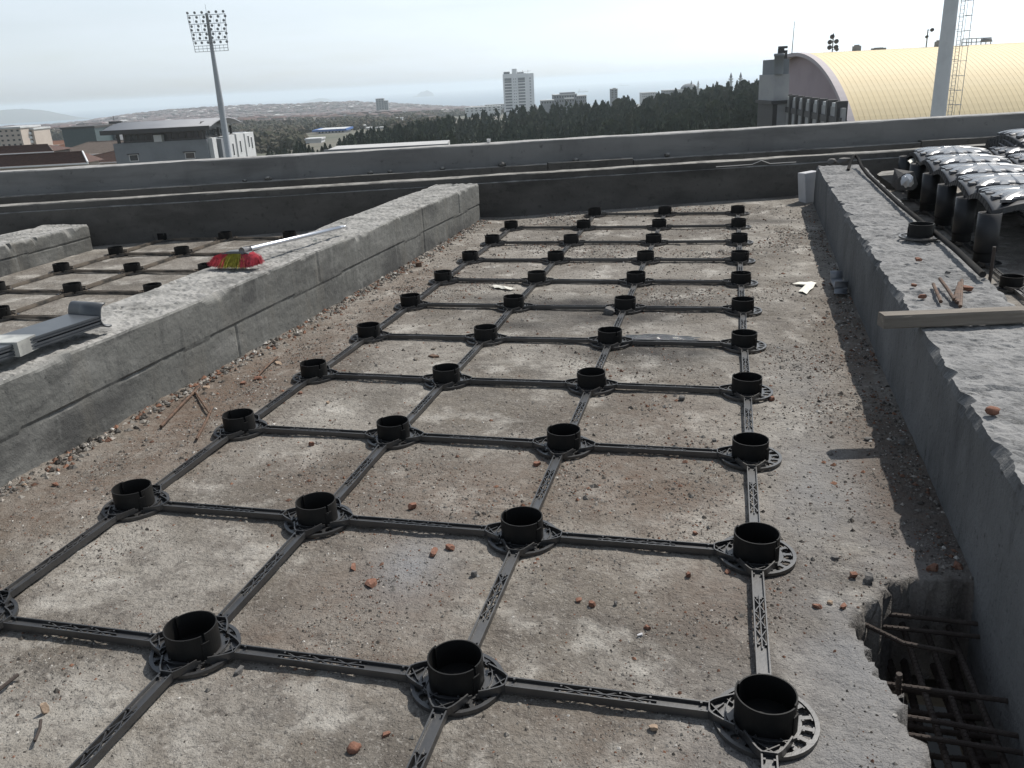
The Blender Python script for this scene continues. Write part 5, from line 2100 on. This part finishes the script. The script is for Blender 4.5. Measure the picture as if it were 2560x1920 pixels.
for r__ in range(12):
    zz = B.Z(1280, 195) - fl_h * r__
    for (a, b) in ((xm * .06, xm * .36), (xm * .64, xm * .94)):
        B.win(a, b, zz - fl_h * (.95 if r__ == 0 else .62), zz, -0.05, M_TOWER, M_GREYW)
        if r__ > 0:
            B.part('sill', [((a, -0.35, zz - fl_h * .72), (b, -0.01, zz - fl_h * .64))], M_WHITEP)
    B.win(xm * .44, xm * .48, zz - fl_h * .6, zz - fl_h * .2, -1.25, M_TOWER, M_GREYW)
    B.win(xm * .52, xm * .56, zz - fl_h * .6, zz - fl_h * .2, -1.25, M_TOWER, M_GREYW)
    B.win(xm + 3.2, xm + 4.8, zz - fl_h * .6, zz - fl_h * .15, 1.15, M_TOWER, M_GREYW)
mb = MB()
for px, h in ((1309, 3.0), (1322, 3.4), (1296, 2.2)):
    x = B.X(px)
    mb.tube([(x, 3, zt_), (x, 3, zt_ + h)], 0.16, 6)
mb.bar((B.X(1300), 3, zt_ + 1.6), (B.X(1330), 3, zt_ + 1.9), 0.15, 0.15)
mb.build('antennas', M_DARKF, B.e)

Bq = block('slab_tower', 937, 957, 247, 1700, 14, 'slim dark slab tower standing on the shore', M_GREYW, 8, 3, zbot=-120, py_b=284)
Bq = block('slab_tower', 957.6, 967, 252, 1702, 12, 'lower pale wing of the slim shore tower', M_GREYW, 7, 2, zbot=-120, py_b=284)
Bq = block('low_complex', 1384, 1442, 237, 850, 30, 'wide grey-blue complex behind the cypresses beside the white tower', M_GREYW, 2, 9, zbot=-60, py_b=258)
Bq.part('upper_storey', [((Bq.X(1402), 3, Bq.Z(1410, 237)), (Bq.X(1438), 20, Bq.Z(1420, 231)))], M_GREYW)
Bq.part('bright_canopy', [((Bq.X(1410), -6, Bq.Z(1420, 247)), (Bq.X(1433), 0, Bq.Z(1420, 244)))], M_WHITEP)
Bq = block('low_complex', 1440, 1466, 240, 860, 26, 'lower grey-blue wing beside the wide complex', M_GREYW, 2, 5, zbot=-60, py_b=258)
Bq = block('low_complex', 1352, 1385, 252, 820, 20, 'low grey building between the white tower and the complex', M_GREYW, 1, 5, zbot=-60, py_b=262)
Bq = block('stub_tower', 1527, 1544, 223, 950, 9, 'small blunt grey tower among the treetops', M_GREYW, 4, 2, zbot=-60, py_b=246)
Bq.part('lift_house', [((Bq.X(1533), 1, Bq.Z(1535, 223)), (Bq.X(1540), 5, Bq.Z(1535, 220)))], M_GREYW)
Bq = block('white_annex', 984, 1000, 297, 700, 6, 'small white cube building at the edge of the cypress wood', M_PALEW, 2, 2, zbot=-60, py_b=318)
Bq = block('blue_shed', 782, 850, 327, 640, 30, 'long low shed with a bright blue roof before the wood', M_PALEW, 1, 8, zbot=-60, py_b=338)
xs_ = Bq.X(856)
Bq.part('blue_roof', [((-4.0, -1.5, Bq.Z(800, 331)), (xs_, 32, Bq.Z(800, 326)))], plain('blue_sheet', (0.05, 0.13, 0.36), 0.5))
Bq = block('white_depot', 858, 905, 318, 720, 20, 'low white depot roof behind the blue shed', M_PALEW, 1, 5, zbot=-60, py_b=326)
Bq = block('white_depot', 905, 960, 322, 700, 18, 'low white depot building at the edge of the wood', M_PALEW, 1, 6, zbot=-60, py_b=330)
Bq = block('white_depot', 748, 788, 353, 330, 8, 'small white-roofed shelter among the first cypresses', M_PALEW, 0, 0, zbot=at(768, 361, 330).z)
for i, (a, b, t_, dd) in enumerate(((1160, 1250, 268, 1300), (1210, 1262, 262, 1500), (940, 1010, 284, 2300), (1605, 1640, 232, 1000), (1660, 1690, 226, 950))):
    block('town_block', a, b, t_, dd, 18, ['long pale block left beneath the white tower', 'pale block hugging the foot of the white tower', 'pale block below the slim shore tower', 'pale roofs glimpsed over the wood near the mosque', 'grey roofs beside the mosque dome'][i],
          M_PALEW if i != 4 else M_GREYW, 2, 8, zbot=-90, py_b=t_ + 12)


# mosque
def minaret(px, py_top, py_bot, depth, r, label):
    B_ = Bld('minaret', px, depth, label, 'minaret')
    zt__, zb__ = B_.Z(px, py_top), B_.Z(px, py_bot)
    H_ = zt__ - zb__
    mb_ = MB()
    mb_.lathe([(r, -60 - zb__), (r, 0), (r * .9, H_ * .35)], 12, T=Matrix.Translation((0, 0, zb__)))
    mb_.build('shaft', M_PALEW, B_.e, smooth=True)
    for k, zz in enumerate((0.33, 0.52)):
        mb_ = MB()
        mb_.lathe([(r * .8, H_ * (zz - .06)), (r * 1.6, H_ * zz), (r * 1.6, H_ * (zz + .05)), (r * .75, H_ * (zz + .05)), (r * .72, H_ * (zz + .14))], 12, T=Matrix.Translation((0, 0, zb__)))
        mb_.build('balcony', M_PALEW, B_.e)
    mb_ = MB()
    mb_.lathe([(r * .72, H_ * .60), (r * .9, H_ * .70), (r * .85, H_ * .72), (r * .25, H_ * .93), (r * .06, H_ * 1.0)], 12, T=Matrix.Translation((0, 0, zb__)))
    mb_.build('cap', M_GREYW, B_.e)


minaret(1826, 181, 216, 620, 1.15, 'left-hand twin of the large pair of minarets above the wood'.replace('left-hand twin', 'one'))
minaret(1850, 180, 216, 622, 1.15, 'the minaret of the large pair standing next to the hall')
minaret(1728, 201, 224, 900, 1.0, 'small minaret rising before the mosque dome')
minaret(1745, 201, 224, 905, 1.0, 'small minaret rising beside the mosque dome')
B = Bld('mosque', 1722, 910, 'pale mosque dome rising over the treetops between small minarets', 'mosque')
zb_ = B.Z(1722, 222)
B.part('drum', [((-12, -8, -60), (12, 10, zb_))], M_PALEW)
mb = MB()
mb.lathe([(9 * math.cos(t), 5.5 * math.sin(t)) for t in [k * math.pi / 16 for k in range(9)]], 20, T=Matrix.Translation((0, 0, zb_)))
mb.build('dome', M_GREYW, B.e, smooth=True)

# flat roof just beyond the parapet
B = Bld('flat_roofed_building', 800, 78, 'long flat pale roof just beyond the parapet before the cypresses')
zc_ = B.Z(900, 374)
x1 = B.X(1080)
mb = MB()
mb.box((0, 0, zc_ - 0.42), (x1 + 1, 5.5, zc_))
mb.build('roof_slab', layered('pale_screed', (0.42, 0.42, 0.415), [((0.34, 0.34, 0.34), .6, 5, .45, .65, .7)], rough=0.9), B.e)
mb = MB()
mb.box((-0.25, -0.3, zc_ - .5), (x1 + 1.2, -0.002, zc_ + 0.03))
mb.build('fascia', layered('fascia_grey', (0.19, 0.195, 0.205), rough=0.8), B.e)
B.part('wall', [((1.5, 1.5, -19), (x1, 5, zc_ - .42))], M_DARKF)

# ------------------------------------------------------------------ floodlight mast
B = Bld('floodlight_mast', 547, 138, 'tall floodlight mast with four double rows of lamps beside the vaulted house', 'floodlight')
zt_ = B.Z(497, 40)
zlow = B.Z(515, 133)
mb = MB()
mb.tube([(0, 0, -25), (0, 0, 0), (0, 0, zlow), (0, 0, zt_)], [0.55, 0.49, 0.32, 0.21], 14)
mb.build('pole', M_GALV, B.e, smooth=True)
mb = MB()
mb.tube([(0, 0, zt_), (0, 0, zt_ + 1.3)], 0.03, 5)
mb.build('lightning_rod', M_GALV, B.e)
mppx = 138 / FPX
Q_ = 138 / 240
Wt, Wb = 46 * mppx, 41 * mppx
rowsz = [B.Z(500, q) for q in (44, 65, 85, 105)]
lampm = MB()
lampm.lathe([(0.0, -0.145), (0.165, -0.115), (0.21, 0.0), (0.22, 0.08), (0.0, 0.058)], 10, T=Matrix.Rotation(math.radians(100), 4, 'X'))
lamp_me = lampm.mesh('lamp', layered('lamp_housing', (0.26, 0.27, 0.28), rough=0.5))
for i, zz in enumerate(rowsz):
    w_ = Wt + (Wb - Wt) * i / 3
    mb = MB()
    mb.bar((-w_, -0.3, zz), (w_, -0.3, zz), 0.08, 0.09)
    mb.build('crossbar', M_GALV, B.e)
    for k in range(6):
        x = -w_ + 0.2 + (2 * w_ - 0.4) * k / 5
        for s in (-1, 1):
            o = link('lamp', lamp_me, B.e)
            o.location = (x + (0.2 if s < 0 else 0), -0.5, zz + (0.36 if s > 0 else -0.32))
            o.rotation_euler = (0.0, 0, 0.15 * (k - 2.5))
mb = MB()
for s in (-1, 1):
    mb.bar((s * Wt, -0.3, rowsz[0] + .06), (s * Wb * .98, -0.3, B.Z(515, 131)), 0.07, 0.07)
for k in range(5):
    x = (-.8 + .4 * k) * Wb
    mb.bar((x, -.3, rowsz[0]), (x * .95, -.3, rowsz[3]), 0.03, 0.03)
mb.build('frame', M_GALV, B.e)
mb = MB()
for py in (117, 124, 131):
    mb.bar((-Wb, -.3, B.Z(515, py)), (Wb, -.3, B.Z(515, py)), 0.07, 0.07)
for k in range(9):
    x = -Wb + 2 * Wb * k / 8
    mb.bar((x, -.3, B.Z(515, 117)), (x, -.3, B.Z(515, 131)), 0.05, 0.05)
mb.build('platform_rail', M_GALV, B.e)

# ------------------------------------------------------------------ steel pole with caged ladder
B = Bld('ladder_pole', 2352, 46, 'thick grey steel pole with a caged ladder in front of the yellow hall', 'pole')
ptop = at(2385, -120, 46)
pb0 = at(2352, 290, 46)
r0_ = 27 / 2 * 46 / FPX * 1.18
mb = MB()
base = Vector((0, 0, -19))
mb.tube([(0, 0, -19), (0, 0, pb0.z), (0, 0, 9.0), (0, 0, 16)], [r0_ * 1.25, r0_ * 1.12, r0_ * 0.92, r0_ * 0.8], 24)
mb.build('pole_shaft', layered('galvanised_pole', (0.58, 0.59, 0.60), [((0.50, 0.51, 0.52), 1.5, 4, .45, .65, .6)], rough=0.6, spec=0.4), B.e, smooth=True)  # base colour lightened to stand in for haze and flare over the pole
xo = r0_ + 0.42
M_LAD = plain('ladder_steel', (0.30, 0.31, 0.32), 0.6, 0.4)
for s in (-1, 1):
    mb = MB()
    mb.tube([(xo - .12, s * 0.2, -19), (xo - .14, s * .2, 16)], 0.016, 6)
    mb.build('ladder_rail', M_LAD, B.e)
mb = MB()
for k in range(110):
    zz = -5 + 0.19 * k * 1.0
    mb.tube([(xo - .13, -.2, zz), (xo - .13, .2, zz)], 0.010, 5, cap=False)
o = mb.build('rungs', M_LAD, B.e)
o['kind'] = 'stuff'
for s in (-1, 0, 1):
    mb = MB()
    a = s * 0.9
    mb.tube([(xo + .0 + .42 * math.cos(a), .36 * math.sin(a), -5), (xo + .42 * math.cos(a), .36 * math.sin(a), 16)], 0.011, 5)
    mb.build('cage_strip', M_LAD, B.e)
hoop = MB()
hoop.tube([(xo - .13 + (.55) * math.sin(t) * 1.0, .36 * math.cos(t), 0) for t in [k * math.pi / 10 for k in range(11)]], 0.014, 5)
hoop_me = hoop.mesh('cage_hoop', M_LAD)
brk = MB()
brk.tube([(0, 0, 0), (xo - .13, 0, 0)], 0.012, 5)
brk_me = brk.mesh('bracket', M_LAD)
for k in range(28):
    zz = -5 + 0.75 * k
    o = link('cage_hoop', hoop_me, B.e)
    o.location = (0, 0, zz)
    if k % 2 == 0:
        o = link('bracket', brk_me, B.e)
        o.location = (0, 0, zz + .1)

# ------------------------------------------------------------------ yellow barrel-roofed hall
DH = 112.0
hf = Vector((AF.x, AF.y, 0)).normalized()
B = Bld('barrel_hall', 1978, DH, 'large hall with a ribbed cream-yellow barrel roof beyond the parapet', turn=math.radians(3.0))
zr_ = B.Z(1978, 136)
RR = 23.0
PW = 0.66
NP = 84
M_YELLOW = layered('cream_yellow_sheet', (0.72, 0.59, 0.36), [((0.66, 0.54, 0.34), 0.25, 6, .45, .65, .7), ((0.74, 0.65, 0.46), 0.08, 4, .5, .7, .6), ((0.52, 0.44, 0.33), (0.5, 0.06, 0.06), 5, .60, .75, .35)], rough=0.7, spec=0.25)
pan = MB()
P0, P1, Q0, Q1 = [], [], [], []
for k in range(33):
    a = math.radians(-62 + 80 * k / 32)
    y, z = RR * math.sin(a), RR * (math.cos(a) - 1)
    n_ = Vector((0, math.sin(a), math.cos(a)))
    P0.append((0.05, y, z))
    P1.append((PW, y, z))
    Q0.append((0.0, y + n_.y * .016, z + n_.z * .016))
    Q1.append((0.05, y + n_.y * .016, z + n_.z * .016))
pan.grid([P0, P1])
pan.grid([[(0.0, p[1], p[2]) for p in P0], Q0])
pan.grid([Q0, Q1])
pan.grid([Q1, P0])
pan_me = pan.mesh('roof_panel', M_YELLOW, False)
for k in range(NP):
    o = link('roof_panel', pan_me, B.e)
    o.location = (0.9 + PW * k, 0, zr_)
# gable wall, set back, and the pale rim
M_MAUVE = layered('mauve_render', (0.36, 0.30, 0.32), [((0.30, 0.25, 0.27), .3, 5, .45, .65, .7)], rough=0.9)
mb = MB()
for k in range(32):
    a0, a1 = math.radians(-62 + 80 * k / 32), math.radians(-62 + 80 * (k + 1) / 32)
    q = [(RR * math.sin(a), zr_ + RR * (math.cos(a) - 1)) for a in (a0, a1)]
    mb.quad((1.4, q[0][0], -19), (1.4, q[1][0], -19), (1.4, q[1][1] - .1, ) if False else (1.4, q[1][0], q[1][1] - .1), (1.4, q[0][0], q[0][1] - .1))
mb.build('gable_wall', M_MAUVE, B.e)
mb = MB()
pr0, pr1, pr2, pr3 = [], [], [], []
for k in range(33):
    a = math.radians(-62 + 80 * k / 32)
    for L_, r__, x in ((pr0, RR + .16, 0.0), (pr1, RR + .16, 0.9), (pr2, RR - .28, 0.0), (pr3, RR - .28, 0.9)):
        L_.append((x, r__ * math.sin(a), zr_ + r__ * math.cos(a) - RR))
mb.grid([pr2, pr0])
mb.grid([pr0, pr1])
mb.grid([pr1, pr3])
mb.grid([pr3, pr2])
mb.build('gable_rim', layered('rim_pale', (0.42, 0.38, 0.39), rough=0.7), B.e)
B.part('side_wall', [((1.5, -19.6, -19), (0.9 + PW * NP, -19.2, zr_ - 10.9))], M_BEIGE)
# small fittings on the ridge
for (px, w_, h_) in ((2130, 0.75, 0.6), (2178, 1.6, .22), (2340, .55, .65)):
    x = B.X(px)
    B.part('roof_vent', [((x, -.5, zr_), (x + w_, .5, zr_ + h_)), ((x + w_ * .2, -.3, zr_ + h_), (x + w_ * .8, .3, zr_ + h_ * 1.25))], M_GREYW)
x0, x1 = B.X(2405), B.X(2480)
mb = MB()
for zz in (.35, .8):
    mb.bar((x0, 0, zr_ + zz), (x1, 0, zr_ + zz), 0.1, 0.1)
for k in range(7):
    mb.bar((x0 + (x1 - x0) * k / 6, 0, zr_), (x0 + (x1 - x0) * k / 6, 0, zr_ + .8), 0.08, 0.08)
mb.build('ridge_rail', M_GREYW, B.e)
mb = MB()
mb.lathe([(0.0, .55), (.6, .4), (.75, 0), (0.2, 0)], 12, T=Matrix.Translation((B.X(2468), 0, zr_ + .3)))
mb.build('ridge_cowl', M_GREYW, B.e, smooth=True)

# things on the ridge
def lampstand(px, name, label, heads, h):
    b = Bld(name, px, DH, label, 'lamp')
    z0 = zr_ - 0.2
    mb_ = MB()
    mb_.tube([(0, 1, z0), (0, 1, z0 + h)], 0.07, 6)
    mb_.build('post', M_DARKF, b.e)
    for (x, z, r) in heads:
        mb_ = MB()
        mb_.lathe([(0.0, .16), (r, .12), (r * 1.05, -.12), (0, -.2)], 10, T=Matrix.Translation((x, .7, z0 + z)) @ Matrix.Rotation(math.radians(80), 4, 'X'))
        mb_.bar((0, 1, z0 + z), (x, .8, z0 + z), 0.06, 0.06)
        mb_.build('lamp_head', M_DARKF, b.e)


lampstand(2080, 'lamp_cluster', 'cluster of six round lamps on a post at the ridge of the hall', [(-.25, 2.1, .28), (-.5, 1.45, .28), (.35, 1.5, .28), (-.5, .8, .28), (.35, .8, .28), (.5, .5, .2)], 2.5)
lampstand(2312, 'ridge_lamp', 'thin lamp post with two heads on the hall ridge', [(.4, 2.3, .22), (-.2, 1.5, .18)], 2.4)
B2 = Bld('aerial', 1974, DH, 'thin aerial standing at the gable of the hall', 'aerial')
mb = MB()
mb.tube([(0, 0, zr_), (0.1, 0, B2.Z(1977, 57))], [0.06, 0.03], 5)
mb.build('rod', M_DARKF, B2.e)

# corner tower and the pillared wall by the gable
M_STONEW = layered('stone_cladding', (0.33, 0.33, 0.33), [((0.27, 0.27, 0.28), .5, 5, .45, .65, .8)], rough=0.9)
B3 = Bld('corner_tower', 1928, 98, 'grey stepped corner tower with chimneys beside the hall gable', 'tower')
zz0, zz1, zz2, zz3 = B3.Z(1940, 252), B3.Z(1940, 186), B3.Z(1945, 148), B3.Z(1950, 122)
xw = B3.X(1972)
B3.part('base', [((0.3, 0, -19), (xw, 6, zz0 - .35))], M_STONEW)
B3.part('string_course', [((0.0, -.3, zz0 - .35), (xw + .3, 6.2, zz0))], M_DARKF)
B3.part('shaft', [((0.3, 0, zz0), (xw, 6, zz1))], M_STONEW)
B3.part('upper_storey', [((0.5, .4, zz1), (xw, 5.5, zz2))], M_GREYW)
mb = MB()
mb.lathe([(0.55, 0), (0.55, zz2 - zz1 + .3), (.62, zz2 - zz1 + .3), (.62, zz2 - zz1 + .6), (0, zz2 - zz1 + .6)], 12, T=Matrix.Translation((.75, .1, zz1)))
mb.build('round_turret', M_GREYW, B3.e, smooth=True)
for i, x in enumerate((xw * .45, xw * .62, xw * .80)):
    mb = MB()
    mb.box((x - .16, .5, zz2), (x + .16, .82, zz3 - (.2 if i == 2 else 0)))
    mb.build('chimney', M_DARKF, B3.e)
B3.part('chimney_cap', [((xw * .40, .4, zz3), (xw * .86, .95, zz3 + .25))], M_DARKF)
B3.part('dark_band', [((.28, -.02, -19), (.8, 6.01, zz0 - .4))], M_DARKF)
for k in range(6):
    B3.part('stone_course', [((.85, -.05, zz0 - 1.1 - k * .85), (xw + .02, -.001, zz0 - .45 - k * .85))], M_STONEW)
# pillared wall running away from the tower towards us
pA = at(1968, 240, 99)
pB = at(2112, 262, 72)
Lw = (Vector((pB.x, pB.y, 0)) - Vector((pA.x, pA.y, 0)))
e = empty('pillared_wall', (pA.x, pA.y, 0), math.atan2(Lw.y, Lw.x), 'grey wall with dark pillars stepping up to the hall gable', 'wall')
LL = Lw.length
za, zb_ = at(1968, 236, 99).z, at(2112, 256, 72).z
zm = (za + zb_) / 2
mb = MB()
mb.box((0, -.15, -19), (LL, .15, zm - .5))
mb.build('wall_panel', M_STONEW, e)
mb = MB()
mb.box((0, -.28, zm - 1.9), (LL, -.155, zm - 1.3))
mb.build('rail_band', M_DARKF, e)
for k in range(8):
    x = LL * (k + .1) / 7.4
    mb = MB()
    mb.box((x - .35, -.45, -19), (x + .35, .45, zm + .05))
    mb.build('pillar', M_DARKF, e)
    if k < 7:
        mb = MB()
        xx = LL * (k + .6) / 7.4
        mb.box((xx - .9, -.2, zm - .498), (xx + .9, .2, zm - .15))
        mb.build('coping', M_PALEW, e)


# ------------------------------------------------------------------ ships
def ship(px, d, L, label, big):
    f_, r_ = hvec(px)
    p = Vector((CAM.x, CAM.y, 0)) + f_ * d
    e_ = empty('ship', (p.x, p.y, SEA - d * d / (2 * RE)), math.atan2(r_.y, r_.x), label, 'ship')
    mb_ = MB()
    h = L * .09
    pts = [(-.5, .0), (-.46, .09), (.42, .09), (.5, 0)]
    P_ = [[(x * L, s * w * L, z) for x, w in pts] for s, z in ((-1, h), (-.8, -1), (.8, -1), (1, h))]
    mb_.grid(P_)
    mb_.grid([P_[0], P_[3]])
    mb_.build('hull', plain('hull_' + label[:4], (0.10, 0.10, 0.11), .6), e_)
    mb_ = MB()
    mb_.box((-.44 * L, -.06 * L, h), (-.28 * L, .06 * L, h + L * .14))
    mb_.build('superstructure', M_PALEW, e_)
    if big:
        for x in (-.05, .25):
            mb_ = MB()
            mb_.tube([(x * L, 0, h), (x * L, 0, h + L * .26)], L * .012, 6)
            mb_.build('mast', M_GREYW, e_)
        mb_ = MB()
        mb_.box((-.36 * L, -.02 * L, h + L * .14), (-.31 * L, .02 * L, h + L * .24))
        mb_.build('funnel', M_GREYW, e_)


ship(1457, 9000, 108, 'cargo ship with two masts at anchor beside the white tower', True)
ship(1256, 8200, 30, 'little boat half hidden by the white tower', False)
ship(1560, 13500, 150, 'faint long ship near the horizon', False)
ship(1692, 16000, 90, 'faint speck of a ship on the horizon above the wood', False)

# ------------------------------------------------------------------ haze
mb = MB()
mb.box((-47000, -47000, -420), (47000, 47000, 34))
hz = bpy.data.materials.new('haze')
hz.use_nodes = True
t = hz.node_tree
t.nodes.clear()
vo = N(t, 'ShaderNodeOutputMaterial')
pv = N(t, 'ShaderNodeVolumePrincipled')
pv.inputs['Color'].default_value = (0.86, 0.95, 1.0, 1)
pv.inputs['Density'].default_value = 1.3e-4
pv.inputs['Anisotropy'].default_value = 0.3
t.links.new(pv.outputs[0], vo.inputs['Volume'])
o = mb.build('haze', hz)
tag(o, 'thin pale haze in the air', kind='stuff')
